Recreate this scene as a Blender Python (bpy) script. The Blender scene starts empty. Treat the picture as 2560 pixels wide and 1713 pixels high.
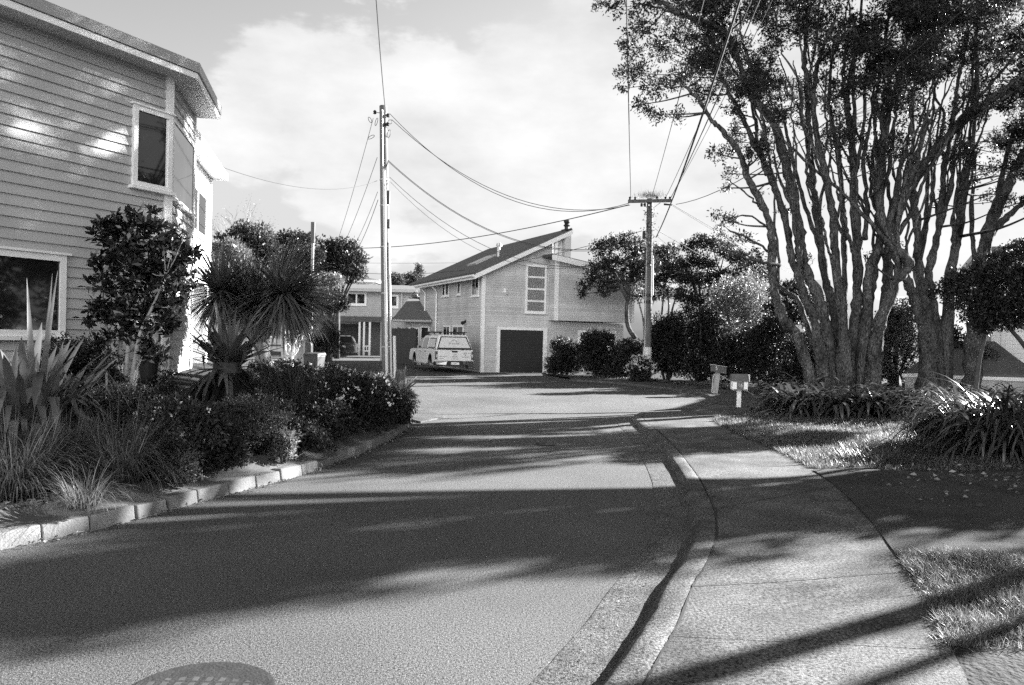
import bpy, math, random
import numpy as np
from mathutils import Vector, Matrix
random.seed(7)
SC = bpy.context.scene
COL = SC.collection
R_ = math.radians

# ---------------------------------------------------------------- camera model
FPX, HC = 1991.0, 1.75
TH, PIT = 0.023, -16.5 / 1991
cR = np.array([math.cos(TH), 0, math.sin(TH)])
cU0 = np.array([-math.sin(TH), 0, math.cos(TH)])
cF0 = np.array([0, 1.0, 0])
cF = cF0 * math.cos(PIT) + cU0 * math.sin(PIT)
cU = cU0 * math.cos(PIT) - cF0 * math.sin(PIT)
CAM = np.array([0, 0, HC])

def ray(x, y): return cF + cR * (x - 1280) / FPX + cU * (856.5 - y) / FPX
def W(x, y, d):
    r = ray(x, y); return CAM + r * d / r[1]
def G(x, y, z=0.0):
    r = ray(x, y); return CAM + r * (z - HC) / r[2]
def onplane(x, y, O, n):
    r = ray(x, y); return CAM + r * (np.dot(np.array(O) - CAM, n) / np.dot(r, n))

cd = bpy.data.cameras.new("camera"); co = bpy.data.objects.new("camera", cd); COL.objects.link(co)
cd.sensor_width = 36; cd.lens = 36 * FPX / 2560; cd.clip_end = 6000; cd.clip_start = 0.05
co.matrix_world = Matrix(((cR[0], cU[0], -cF[0], 0), (cR[1], cU[1], -cF[1], 0), (cR[2], cU[2], -cF[2], HC), (0, 0, 0, 1)))
SC.camera = co

# ---------------------------------------------------------------- light
SUN_AZ, SUN_EL = R_(58), R_(20)
sd = np.array([math.sin(SUN_AZ) * math.cos(SUN_EL), math.cos(SUN_AZ) * math.cos(SUN_EL), math.sin(SUN_EL)])
sl = bpy.data.lights.new("sun", 'SUN'); sl.energy = 5.0; sl.angle = R_(0.53); sl.color = (1, 1, 1)
so = bpy.data.objects.new("sun", sl); COL.objects.link(so)
so.rotation_euler = Vector(-sd).to_track_quat('-Z', 'Y').to_euler()
so.location = (20, 20, 30)
SC.view_settings.view_transform = 'Standard'; SC.view_settings.look = 'None'
SC.view_settings.exposure = 2.9; SC.view_settings.gamma = 1

def world():
    w = bpy.data.worlds.new("World"); SC.world = w; w.use_nodes = True
    nt = w.node_tree; N = nt.nodes; L = nt.links
    bg = N["Background"]; bg.inputs[1].default_value = 0.05
    sky = N.new("ShaderNodeTexSky"); sky.sky_type = 'NISHITA'; sky.sun_disc = False
    sky.sun_elevation = SUN_EL; sky.sun_rotation = SUN_AZ
    bw = N.new("ShaderNodeRGBToBW"); L.new(sky.outputs[0], bw.inputs[0])
    tc = N.new("ShaderNodeTexCoord")
    def M(op, a, b=None, c=None):
        n = N.new("ShaderNodeMath"); n.operation = op
        for i, v in enumerate((a, b, c)):
            if v is None: continue
            if isinstance(v, (int, float)): n.inputs[i].default_value = v
            else: L.new(v, n.inputs[i])
        return n.outputs[0]
    mp = N.new("ShaderNodeMapping"); mp.inputs['Scale'].default_value = (1, 1, 2.2); L.new(tc.outputs['Generated'], mp.inputs[0])
    no = N.new("ShaderNodeTexNoise"); no.inputs['Scale'].default_value = 4.2; no.inputs['Detail'].default_value = 9; no.inputs['Roughness'].default_value = .58
    L.new(mp.outputs[0], no.inputs['Vector'])
    n2 = N.new("ShaderNodeTexNoise"); n2.inputs['Scale'].default_value = 2.1; n2.inputs['Detail'].default_value = 4
    L.new(mp.outputs[0], n2.inputs['Vector'])
    # cumulus heaps: (image direction, radius, weight)
    heaps = [((700, 190), .11, 1.0), ((850, 260), .14, 1.0), ((1050, 330), .16, 1.0), ((620, 330), .10, .8), ((1330, 160), .12, 1.0), ((1450, 90), .12, 1.0),
             ((1250, 300), .14, 1.0), ((1420, 300), .12, .9), ((1250, 480), .17, .9), ((900, 430), .15, .8), ((2000, 300), .38, .9), ((1700, 560), .2, .8), ((2500, 500), .4, 1.)]
    acc = None
    for (px, py), r, wgt in heaps:
        d = ray(px, py); d = d / np.linalg.norm(d)
        vm = N.new("ShaderNodeVectorMath"); vm.operation = 'DISTANCE'; L.new(tc.outputs['Generated'], vm.inputs[0]); vm.inputs[1].default_value = d
        mr = N.new("ShaderNodeMapRange"); mr.interpolation_type = 'SMOOTHSTEP'; L.new(vm.outputs['Value'], mr.inputs[0])
        mr.inputs[1].default_value = 0; mr.inputs[2].default_value = r * 1.35; mr.inputs[3].default_value = wgt; mr.inputs[4].default_value = 0
        acc = mr.outputs[0] if acc is None else M('MAXIMUM', acc, mr.outputs[0])
    dens = M('ADD', acc, M('MULTIPLY', M('SUBTRACT', no.outputs[0], .5), 2.1))
    mr = N.new("ShaderNodeMapRange"); mr.interpolation_type = 'SMOOTHSTEP'; L.new(dens, mr.inputs[0])
    mr.inputs[1].default_value = .36; mr.inputs[2].default_value = .56
    # clouds elsewhere in the sky
    mr2 = N.new("ShaderNodeMapRange"); mr2.interpolation_type = 'SMOOTHSTEP'; L.new(n2.outputs[0], mr2.inputs[0])
    mr2.inputs[1].default_value = .62; mr2.inputs[2].default_value = .8; mr2.inputs[4].default_value = .5
    sp = N.new("ShaderNodeSeparateXYZ"); L.new(tc.outputs['Generated'], sp.inputs[0])
    cl = M('MAXIMUM', mr.outputs[0], mr2.outputs[0])
    cb = M('MULTIPLY', no.outputs[0], 2.3); cb = M('ADD', cb, SKY_CLOUD)
    skyv = M('MULTIPLY', bw.outputs[0], SKY_GAIN)
    skyv = M('MAXIMUM', M('MINIMUM', skyv, SKY_MAX), .5)
    mix = N.new("ShaderNodeMix"); mix.data_type = 'FLOAT'
    L.new(cl, mix.inputs[0]); L.new(skyv, mix.inputs[2]); L.new(cb, mix.inputs[3])
    # the sky darkens towards the zenith
    zen = N.new("ShaderNodeMapRange"); zen.interpolation_type = 'SMOOTHSTEP'; L.new(sp.outputs[2], zen.inputs[0])
    zen.inputs[1].default_value = .36; zen.inputs[2].default_value = .8; zen.inputs[3].default_value = 1.; zen.inputs[4].default_value = .15
    # bright sky patch added low behind the viewer to lift the house fronts
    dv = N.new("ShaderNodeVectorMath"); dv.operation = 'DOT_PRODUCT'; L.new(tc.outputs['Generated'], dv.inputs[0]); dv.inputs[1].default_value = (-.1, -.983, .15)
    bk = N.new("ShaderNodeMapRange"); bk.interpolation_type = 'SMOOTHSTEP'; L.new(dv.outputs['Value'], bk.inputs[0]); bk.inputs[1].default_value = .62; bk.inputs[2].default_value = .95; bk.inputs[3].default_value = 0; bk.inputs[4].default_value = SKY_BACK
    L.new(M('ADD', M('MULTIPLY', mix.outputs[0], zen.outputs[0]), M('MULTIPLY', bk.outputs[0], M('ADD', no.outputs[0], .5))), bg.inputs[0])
SC.cycles.use_denoising = False; SC.cycles.sample_clamp_indirect = 3.0; SC.cycles.max_bounces = 6
SKY_GAIN, SKY_MAX, SKY_CLOUD = 0.7, 2.05, 1.3
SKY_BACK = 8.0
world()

# ---------------------------------------------------------------- materials
def grey(v): return (v, v, v, 1)
def pmat(name, c, rough=.8, var=.0, scale=3., bump=0., bscale=40., spec=.3, speck=0., sscale=150., metal=0., coord='Object', stretch=(1, 1, 1), bdist=.01, island=0.):
    m = bpy.data.materials.new(name); m.use_nodes = True
    nt = m.node_tree; N = nt.nodes; L = nt.links; p = N["Principled BSDF"]
    p.inputs['Base Color'].default_value = grey(c); p.inputs['Roughness'].default_value = rough
    p.inputs['Specular IOR Level'].default_value = spec; p.inputs['Metallic'].default_value = metal
    tc = N.new("ShaderNodeTexCoord"); mp = N.new("ShaderNodeMapping"); mp.inputs['Scale'].default_value = stretch
    L.new(tc.outputs[coord], mp.inputs[0])
    val = None
    def term(out, amt):
        nonlocal val
        a = N.new("ShaderNodeMapRange"); L.new(out, a.inputs[0]); a.inputs[1].default_value = .25; a.inputs[2].default_value = .75
        a.inputs[3].default_value = 1 - amt; a.inputs[4].default_value = 1 + amt
        if val is None: val = a.outputs[0]
        else:
            q = N.new("ShaderNodeMath"); q.operation = 'MULTIPLY'; L.new(val, q.inputs[0]); L.new(a.outputs[0], q.inputs[1]); val = q.outputs[0]
    if var:
        n = N.new("ShaderNodeTexNoise"); n.inputs['Scale'].default_value = scale; n.inputs['Detail'].default_value = 6; L.new(mp.outputs[0], n.inputs[0]); term(n.outputs[0], var)
    if speck:
        n = N.new("ShaderNodeTexNoise"); n.inputs['Scale'].default_value = sscale; n.inputs['Detail'].default_value = 2; L.new(mp.outputs[0], n.inputs[0]); term(n.outputs[0], speck)
    if island:
        g = N.new("ShaderNodeNewGeometry"); a = N.new("ShaderNodeMapRange"); L.new(g.outputs['Random Per Island'], a.inputs[0])
        a.inputs[3].default_value = 1 - island; a.inputs[4].default_value = 1 + island
        if val is None: val = a.outputs[0]
        else:
            q = N.new("ShaderNodeMath"); q.operation = 'MULTIPLY'; L.new(val, q.inputs[0]); L.new(a.outputs[0], q.inputs[1]); val = q.outputs[0]
    if val is not None:
        q = N.new("ShaderNodeMath"); q.operation = 'MULTIPLY'; q.inputs[1].default_value = c; L.new(val, q.inputs[0]); L.new(q.outputs[0], p.inputs['Base Color'])
    if bump:
        n = N.new("ShaderNodeTexNoise"); n.inputs['Scale'].default_value = bscale; n.inputs['Detail'].default_value = 4; L.new(mp.outputs[0], n.inputs[0])
        b = N.new("ShaderNodeBump"); b.inputs['Strength'].default_value = bump; b.inputs['Distance'].default_value = bdist; L.new(n.outputs[0], b.inputs['Height']); L.new(b.outputs[0], p.inputs['Normal'])
    return m

def leafmat(name, c, var=.5, trans=.3, rough=.42, spec=.5, tc_gain=1.6):
    m = bpy.data.materials.new(name); m.use_nodes = True
    nt = m.node_tree; N = nt.nodes; L = nt.links; p = N["Principled BSDF"]; out = N["Material Output"]
    g = N.new("ShaderNodeNewGeometry"); a = N.new("ShaderNodeMapRange"); L.new(g.outputs['Random Per Island'], a.inputs[0])
    a.inputs[3].default_value = c * (1 - var); a.inputs[4].default_value = c * (1 + var)
    L.new(a.outputs[0], p.inputs['Base Color']); p.inputs['Roughness'].default_value = rough; p.inputs['Specular IOR Level'].default_value = spec
    t = N.new("ShaderNodeBsdfTranslucent"); q = N.new("ShaderNodeMath"); q.operation = 'MULTIPLY'; q.inputs[1].default_value = tc_gain; L.new(a.outputs[0], q.inputs[0]); L.new(q.outputs[0], t.inputs[0])
    mx = N.new("ShaderNodeMixShader"); mx.inputs[0].default_value = trans; L.new(p.outputs[0], mx.inputs[1]); L.new(t.outputs[0], mx.inputs[2]); L.new(mx.outputs[0], out.inputs[0])
    return m

def glassmat(name):
    m = bpy.data.materials.new(name); m.use_nodes = True
    nt = m.node_tree; N = nt.nodes; L = nt.links; out = N["Material Output"]
    tr = N.new("ShaderNodeBsdfTransparent"); tr.inputs[0].default_value = grey(.85); gl = N.new("ShaderNodeBsdfGlossy"); gl.inputs['Roughness'].default_value = .02
    fr = N.new("ShaderNodeFresnel"); fr.inputs[0].default_value = 1.5
    mx = N.new("ShaderNodeMixShader"); L.new(fr.outputs[0], mx.inputs[0]); L.new(tr.outputs[0], mx.inputs[1]); L.new(gl.outputs[0], mx.inputs[2]); L.new(mx.outputs[0], out.inputs[0])
    return m

M_ = {}
M_['asphalt'] = pmat('asphalt', .084, .85, .3, .4, 1, 130, .2, 1.0, 72, bdist=.008)
M_['gapsoil'] = pmat('joint_soil', .02, .95)
M_['relief'] = pmat('worn_iron', .06, .6, .3, 20, 0, 20, .3)
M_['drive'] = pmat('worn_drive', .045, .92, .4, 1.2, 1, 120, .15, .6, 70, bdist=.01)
M_['channel'] = pmat('channel_concrete', .08, .85, .45, 2.5, 1, 110, .2, 1.2, 62, bdist=.010)
M_['path'] = pmat('path_concrete', .082, .88, .55, 1.8, .8, 150, .15, 1.15, 58, bdist=.006)
M_['kerb'] = pmat('kerb_concrete', .085, .88, .55, 3.2, .9, 110, .15, 1.15, 58, bdist=.008)
M_['stone'] = pmat('kerb_stone', .15, .9, .3, 5, .8, 60, .2, .15, 120, bdist=.008, island=.12)
M_['strip'] = pmat('edging_concrete', .09, .9, .25, 4, .5, 60, .2, .15, 120)
M_['soil'] = pmat('soil', .04, .95, .4, 4, 1, 30, .1, .4, 60, bdist=.02)
M_['earth'] = pmat('far_ground', .07, .95, .3, .4, .0, 30, .1)
M_['chips'] = pmat('bark_chips', .11, .9, .2, 6, 0, 30, .2, island=.7)
M_['litter'] = pmat('leaf_litter', .16, .85, .2, 6, 0, 30, .2, island=.8)
M_['paintgrey'] = pmat('grey_house_paint', .43, .55, .1, 1.2, .1, 60, .3, .05, 90, island=.06)
M_['paintmid'] = pmat('stained_weatherboard', .52, .65, .16, 1.1, .15, 60, .25, .08, 40, island=.09)
M_['paintfar'] = pmat('far_weatherboard', .42, .65, .08, 2.5, 0, 60, .25)
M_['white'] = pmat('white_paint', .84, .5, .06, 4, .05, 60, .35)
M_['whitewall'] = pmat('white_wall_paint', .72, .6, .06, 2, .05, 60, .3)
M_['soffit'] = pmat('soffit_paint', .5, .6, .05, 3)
M_['roofdark'] = pmat('dark_roofing', .11, .75, .2, 6, .3, 30, .2)
M_['roofmetal'] = pmat('grey_roof_metal', .3, .45, .08, 3, 0, 30, .4)
M_['tile'] = pmat('roof_tiles', .13, .8, .2, 8, .4, 18, .2)
M_['glassdark'] = pmat('window_glass', .012, .03, .0, 1, 0, 1, .8)
M_['glass'] = glassmat('clear_glass')
M_['curtain'] = pmat('net_curtain', .8, .9, .12, 5)
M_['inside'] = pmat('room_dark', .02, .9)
M_['roller'] = pmat('roller_door_paint', .028, .5, .1, 3, 0, 20, .35)
M_['timber'] = pmat('weathered_timber', .13, .85, .35, 3, .6, 14, .2, .2, 60, stretch=(6, 6, .6), bdist=.01)
M_['timberlight'] = pmat('pale_timber', .42, .85, .2, 3, .4, 14, .2, .15, 60, stretch=(6, 6, .6), bdist=.006)
M_['fence'] = pmat('dark_fence_timber', .06, .9, .3, 3, .3, 20, .15, stretch=(5, 5, .6))
M_['galv'] = pmat('galvanised_steel', .5, .4, .12, 5, 0, 20, .5, metal=.35)
M_['conduit'] = pmat('pale_conduit', .62, .5, .05, 4)
M_['black'] = pmat('black_plastic', .02, .5, .0, 4, 0, 20, .4)
M_['cable'] = pmat('cable_sheath', .03, .6)
M_['cablewhite'] = pmat('pale_cable_sheath', .75, .5)
M_['cast'] = pmat('cast_iron', .028, .75, .3, 8, .4, 60, .2, .3, 90)
M_['bark'] = pmat('tree_bark', .10, .95, .75, 1.6, 1, 8, .1, .9, 11, stretch=(3, 3, 1.2), bdist=.16)
M_['barkpale'] = pmat('pale_bark', .3, .85, .3, 5, .5, 20, .2, .2, 50, bdist=.01)
M_['barkdark'] = pmat('dark_bark', .06, .9, .4, 5, .6, 15, .2, .2, 50, bdist=.02)
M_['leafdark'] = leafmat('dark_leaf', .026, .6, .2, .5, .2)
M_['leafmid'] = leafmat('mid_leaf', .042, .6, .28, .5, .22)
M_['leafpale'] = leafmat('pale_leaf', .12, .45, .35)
M_['leaftree'] = leafmat('tree_leaf', .034, .6, .26, .5, .2)
M_['leafgloss'] = leafmat('glossy_leaf', .02, .5, .1, .25, .6)
M_['flax'] = leafmat('flax_blade', .12, .35, .25, .45, .4)
M_['strap'] = leafmat('strap_leaf', .05, .5, .16, .35, .5)
M_['yucca'] = leafmat('sword_leaf', .11, .5, .12, .4, .5)
M_['grass'] = leafmat('grass_blade', .115, .55, .45, .5, .3, 1.4)
M_['sedge'] = leafmat('sedge_blade', .05, .6, .3, .45, .4)
M_['flower'] = leafmat('pale_flower', .5, .3, .3, .6, .2, 1.0)
M_['carwhite'] = pmat('white_car_paint', .72, .25, 0, 1, 0, 1, .5)
M_['cardark'] = pmat('dark_car_paint', .03, .2, 0, 1, 0, 1, .5)
M_['rubber'] = pmat('tyre_rubber', .018, .8)
M_['rim'] = pmat('alloy_rim', .16, .3, 0, 1, 0, 1, .5, metal=.7)
M_['chrome'] = pmat('chrome', .6, .15, 0, 1, 0, 1, .5, metal=1.)
M_['taillamp'] = pmat('tail_lamp_lens', .09, .15, 0, 1, 0, 1, .6)
M_['signink'] = pmat('lettering', .12, .6)
M_['carglass'] = pmat('car_glass', .02, .05, 0, 1, 0, 1, .6)
M_['hill'] = pmat('hill_bush', .06, .95, .4, .02)
M_['binplastic'] = pmat('bin_plastic', .05, .5)
M_['brick'] = pmat('pillar_render', .3, .9, .2, 6, .3, 30)

# ---------------------------------------------------------------- builders
def tag(o, label=None, cat=None, group=None, kind=None):
    if label: o['label'] = label
    if cat: o['category'] = cat
    if group: o['group'] = group
    if kind: o['kind'] = kind
    return o
def thing(name, label, cat, loc=(0, 0, 0), rz=0., group=None):
    o = bpy.data.objects.new(name, None); COL.objects.link(o); o.empty_display_size = .2
    o.location = [float(v) for v in loc]; o.rotation_euler = (0, 0, rz)
    return tag(o, label, cat, group)
def link(name, me, parent=None, mat=None):
    o = bpy.data.objects.new(name, me); COL.objects.link(o)
    if parent is not None: o.parent = parent
    if mat is not None and len(me.materials) == 0: me.materials.append(mat)
    return o
def npmesh(name, V, F, mat=None, smooth=False):
    """V (n,3); F (m,3 or 4) int"""
    V = np.asarray(V, dtype=np.float32); F = np.asarray(F, dtype=np.int32)
    me = bpy.data.meshes.new(name); k = F.shape[1]
    me.vertices.add(len(V)); me.vertices.foreach_set("co", V.ravel())
    me.loops.add(F.size); me.loops.foreach_set("vertex_index", F.ravel())
    me.polygons.add(len(F)); me.polygons.foreach_set("loop_start", np.arange(0, F.size, k, dtype=np.int32))
    me.polygons.foreach_set("loop_total", np.full(len(F), k, dtype=np.int32))
    if smooth: me.polygons.foreach_set("use_smooth", np.ones(len(F), dtype=bool))
    me.update(calc_edges=True)
    if mat: me.materials.append(mat)
    return me

class MB:
    def __init__(s): s.v = []; s.f = []; s.m = []; s.cur = 0
    def quad(s, *p):
        b = len(s.v); s.v += [tuple(float(c) for c in q) for q in p]; s.f.append(tuple(range(b, b + len(p)))); s.m.append(s.cur)
    def hexa(s, p):  # 8 corners: 0-3 bottom ring, 4-7 top ring
        b = len(s.v); s.v += [tuple(float(c) for c in q) for q in p]
        for f in ((3, 2, 1, 0), (4, 5, 6, 7), (0, 1, 5, 4), (1, 2, 6, 5), (2, 3, 7, 6), (3, 0, 4, 7)):
            s.f.append(tuple(b + i for i in f)); s.m.append(s.cur)
    def box(s, x0, x1, y0, y1, z0, z1):
        s.hexa([(x0, y0, z0), (x1, y0, z0), (x1, y1, z0), (x0, y1, z0), (x0, y0, z1), (x1, y0, z1), (x1, y1, z1), (x0, y1, z1)])
    def pbox(s, O, u, n, s0, s1, z0, z1, d0, d1):  # box in a wall frame: along u, up z, outward n
        O = np.array(O, float); u = np.array(u, float); n = np.array(n, float); k = np.array([0, 0, 1.])
        P = lambda a, d, z: O + u * a + n * d + k * z
        s.hexa([P(s0, d1, z0), P(s1, d1, z0), P(s1, d0, z0), P(s0, d0, z0), P(s0, d1, z1), P(s1, d1, z1), P(s1, d0, z1), P(s0, d0, z1)])
    def poly_extrude(s, pts, ext):
        ext = np.array(ext, float); pts = [np.array(p, float) for p in pts]; n = len(pts); b = len(s.v)
        s.v += [tuple(p) for p in pts] + [tuple(p + ext) for p in pts]
        s.f.append(tuple(b + i for i in range(n))[::-1]); s.f.append(tuple(b + n + i for i in range(n))); s.m += [s.cur] * 2
        for i in range(n):
            j = (i + 1) % n; s.f.append((b + i, b + j, b + n + j, b + n + i)); s.m.append(s.cur)
    def tube(s, pts, rad, n=8, cap=True, noise=0.):
        pts = [np.array(p, float) for p in pts]
        if np.isscalar(rad): rad = [rad] * len(pts)
        b = len(s.v); prev = None
        for i, p in enumerate(pts):
            t = pts[min(i + 1, len(pts) - 1)] - pts[max(i - 1, 0)]; t = t / (np.linalg.norm(t) + 1e-9)
            a = prev if prev is not None else (np.array([1, 0, 0.]) if abs(t[0]) < .9 else np.array([0, 1., 0]))
            x = a - t * np.dot(a, t); x /= np.linalg.norm(x) + 1e-9; y = np.cross(t, x); prev = x
            for k in range(n):
                an = 2 * math.pi * k / n; r = rad[i] * (1 + (random.uniform(-noise, noise) if noise else 0))
                s.v.append(tuple(p + (x * math.cos(an) + y * math.sin(an)) * r))
        for i in range(len(pts) - 1):
            for k in range(n):
                k2 = (k + 1) % n
                s.f.append((b + i * n + k, b + i * n + k2, b + (i + 1) * n + k2, b + (i + 1) * n + k)); s.m.append(s.cur)
        if cap:
            s.f.append(tuple(b + k for k in range(n))[::-1]); e = b + (len(pts) - 1) * n; s.f.append(tuple(e + k for k in range(n))); s.m += [s.cur] * 2
    def cyl(s, p0, p1, r0, r1=None, n=16): s.tube([p0, p1], [r0, r1 if r1 is not None else r0], n)
    def lathe(s, c, axis, prof, n=20):  # prof list of (r, h) along axis
        s.tube([np.array(c, float) + np.array(axis, float) * h for r, h in prof], [max(r, 1e-4) for r, h in prof], n)
    def build(s, name, mat, parent=None, off=None, smooth=False, bevel=0., label=None):
        me = bpy.data.meshes.new(name); v = s.v
        if off is not None: v = [(a - off[0], b - off[1], c - off[2]) for a, b, c in v]
        me.from_pydata(v, [], s.f)
        for mm in (mat if isinstance(mat, (list, tuple)) else [mat]): me.materials.append(mm)
        if isinstance(mat, (list, tuple)):
            for p, i in zip(me.polygons, s.m): p.material_index = i
        if smooth:
            for p in me.polygons: p.use_smooth = True
        me.update(); o = link(name, me, parent)
        if bevel:
            b = o.modifiers.new("bevel", 'BEVEL'); b.width = bevel; b.segments = 2; b.limit_method = 'ANGLE'; b.angle_limit = R_(35)
        if label: o['label'] = label
        return o

def catmull(P, m=6):
    P = [np.array(p, float) for p in P]
    if len(P) < 3: return P
    Q = [2 * P[0] - P[1]] + P + [2 * P[-1] - P[-2]]; out = []
    for i in range(1, len(Q) - 2):
        for k in range(m):
            t = k / m; a, b, c, d = Q[i - 1:i + 3]
            out.append(.5 * ((2 * b) + (-a + c) * t + (2 * a - 5 * b + 4 * c - d) * t * t + (-a + 3 * b - 3 * c + d) * t ** 3))
    out.append(P[-1]); return out

RG = np.random.default_rng(11)
def unit(n, rg=None):
    v = (rg or RG).normal(size=(n, 3)); return v / np.linalg.norm(v, axis=1)[:, None]
def nrm(v): return v / (np.linalg.norm(v, axis=1)[:, None] + 1e-9)
def leaf_VF(P, D, Ln, Wd, up=.4, mid=.45):
    """one folded diamond per leaf"""
    n = len(P); Nn = nrm(unit(n) + np.array([0, 0, up])); S = nrm(np.cross(D, Nn)); Nn = np.cross(S, D)
    L = np.broadcast_to(np.asarray(Ln), (n,))[:, None]; Wd = np.broadcast_to(np.asarray(Wd), (n,))[:, None]
    V = np.empty((n, 4, 3)); V[:, 0] = P; V[:, 1] = P + D * L * mid + S * Wd * .5 + Nn * Wd * .18; V[:, 2] = P + D * L - Nn * L * .1; V[:, 3] = P + D * L * mid - S * Wd * .5 + Nn * Wd * .18
    F = np.arange(n * 4).reshape(n, 4)
    return V.reshape(-1, 3), F
def ribbon_VF(B, az, el, Ln, Wd, bend, seg=4, power=1.4, prof='grass', kink=None, vfold=0.):
    n = len(B); s = np.linspace(0, 1, seg + 1); az = np.asarray(az); h = np.stack([np.cos(az), np.sin(az), np.zeros(n)], 1); side = np.stack([-np.sin(az), np.cos(az), np.zeros(n)], 1)
    p = np.array(B, float); pts = [p.copy()]; els = []
    for i in range(seg):
        sm = (s[i] + s[i + 1]) / 2; e = el - bend * sm ** power
        if kink is not None: e = e - kink[1] * np.clip((sm - kink[0]) / .08, 0, 1)
        p = p + (h * np.cos(e)[:, None] + np.array([0, 0, 1.]) * np.sin(e)[:, None]) * (Ln / seg)[:, None]; pts.append(p.copy()); els.append(e)
    els.append(els[-1])
    if prof == 'grass': w = (1 - s) ** .6
    elif prof == 'strap': w = np.sqrt(np.clip(1 - s ** 3, 0, 1)) * (.55 + .45 * np.minimum(1, s * 4))
    elif prof == 'sword': w = np.clip(1 - s ** 2.2, 0, 1) * (.6 + .4 * np.minimum(1, s * 3))
    elif prof == 'agave': w = np.interp(s, [0, .15, .5, .85, 1], [.7, .75, 1, .55, 0.02])
    w = np.maximum(w, .03); k = 3 if vfold else 2
    V = np.empty((n, seg + 1, k, 3))
    for i in range(seg + 1):
        ww = (Wd * w[i] * .5)[:, None]; V[:, i, 0] = pts[i] - side * ww; V[:, i, -1] = pts[i] + side * ww
        if vfold:
            nr = -h * np.sin(els[i])[:, None] + np.array([0, 0, 1.]) * np.cos(els[i])[:, None]
            V[:, i, 1] = pts[i] - nr * ww * vfold
    idx = np.arange(n * (seg + 1) * k).reshape(n, seg + 1, k); F = []
    for c in range(k - 1):
        F.append(np.stack([idx[:, :-1, c], idx[:, :-1, c + 1], idx[:, 1:, c + 1], idx[:, 1:, c]], -1).reshape(-1, 4))
    return V.reshape(-1, 3), np.concatenate(F)
def merge(parts):
    Vs, Fs, o = [], [], 0
    for V, F in parts: Vs.append(V); Fs.append(F + o); o += len(V)
    return np.concatenate(Vs), np.concatenate(Fs)
def foliage_obj(name, VF, mat, parent, off, smooth=False):
    V, F = VF; me = npmesh(name, V - np.array(off), F, mat, smooth); return link(name, me, parent)

GAPS = []; OPEN_CANOPY = [False]
def openings(P):
    """holes in the canopy through which the sun reaches given spots"""
    keep = np.ones(len(P), bool); lo, hi = P.min(0), P.max(0); mid = (lo + hi) / 2; rad = np.linalg.norm(hi - lo) / 2
    for g, r in GAPS:
        if np.linalg.norm(np.cross(mid - g, sd)) > rad + 2 * r: continue
        q = np.linalg.norm(np.cross(P - g, sd), axis=1) / r; keep &= RG.random(len(P)) > np.exp(-.8 * q * q) * (q < 2.2)
    return keep
def clump_leaves(c, rx, ry, rz, n, Ln, Wd, out=.5, up=.3, shell=.45, per=10, spread=1.0, tips=None):
    nt = max(1, n // per); d = unit(nt); rad = RG.random(nt) ** shell
    T = np.array(c) + d * np.array([rx, ry, rz]) * rad[:, None]
    if tips is not None: tips.extend(list(T[:tips_per]))
    P = np.repeat(T, per, 0) + RG.normal(size=(nt * per, 3)) * Ln * .55 * spread
    D = nrm(np.repeat(d, per, 0) * out + unit(nt * per) * .9 + np.array([0, 0, up]))
    k = openings(P) if GAPS and OPEN_CANOPY[0] else slice(None); m = len(P[k])
    return leaf_VF(P[k], D[k], Ln * RG.uniform(.7, 1.25, m), Wd * RG.uniform(.7, 1.2, m)), T

def lumpy(c, rx, ry, rz, n, Ln, Wd, lumps=9, out=.6, up=.35, per=8, floor=None):
    """a bush: several overlapping leaf clumps over an ellipsoid"""
    parts = []; d = unit(lumps); d[:, 2] = np.abs(d[:, 2]) * 1.1 - .35; d = nrm(d)
    for i in range(lumps):
        r = RG.uniform(.38, .6); cc = np.array(c) + d[i] * np.array([rx, ry, rz]) * RG.uniform(.45, .72)
        parts.append(clump_leaves(cc, rx * r, ry * r, rz * r, n // (lumps + 2), Ln, Wd, out, up, .4, per)[0])
    parts.append(clump_leaves(c, rx * .75, ry * .75, rz * .75, 2 * n // (lumps + 2), Ln, Wd, out, up, .35, per)[0])
    V, F = merge(parts)
    if floor is not None: V[:, 2] = np.maximum(V[:, 2], floor)
    return V, F
def domed(base, h, rx, ry, n, Ln, Wd, lumps=14, out=.55, up=.35, per=8):
    """a bush leafy down to the ground: leaf clumps stacked in a lumpy dome"""
    parts = []; base = np.array(base)
    for i in range(lumps):
        fz = RG.random() ** .8 * .86 + .06; a = RG.uniform(0, 6.283); k = math.sqrt(max(.05, 1 - (fz * .98) ** 2)) * RG.uniform(.35, .8); r = RG.uniform(.30, .46)
        cc = base + np.array([math.cos(a) * rx * k, math.sin(a) * ry * k, h * fz * .88])
        parts.append(clump_leaves(cc, rx * r * 1.1, ry * r * 1.1, max(h * .2, min(rx, h) * r * .8), n // (lumps + 4), Ln, Wd, out, up, .38, per)[0])
    parts.append(clump_leaves(base + [0, 0, h * .42], rx * .7, ry * .7, h * .42, 4 * n // (lumps + 4), Ln, Wd, out, up, .35, per)[0])
    V, F = merge(parts); V[:, 2] = np.maximum(V[:, 2], base[2] + .005); return V, F
def stems_mb(base, c, rx, rz, n=7, r=.02, spread=.12):
    mb = MB()
    for i in range(n):
        a = random.uniform(0, 6.28); e = np.array(c) + np.array([math.cos(a) * rx * .6, math.sin(a) * rx * .6, random.uniform(-.2, .6) * rz])
        b = np.array(base) + np.array([math.cos(a) * spread, math.sin(a) * spread, 0]); m = (b + e) / 2 + np.array([0, 0, .1 * rz])
        mb.tube([b, m, e], [r, r * .75, r * .35], 5)
    return mb
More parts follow.
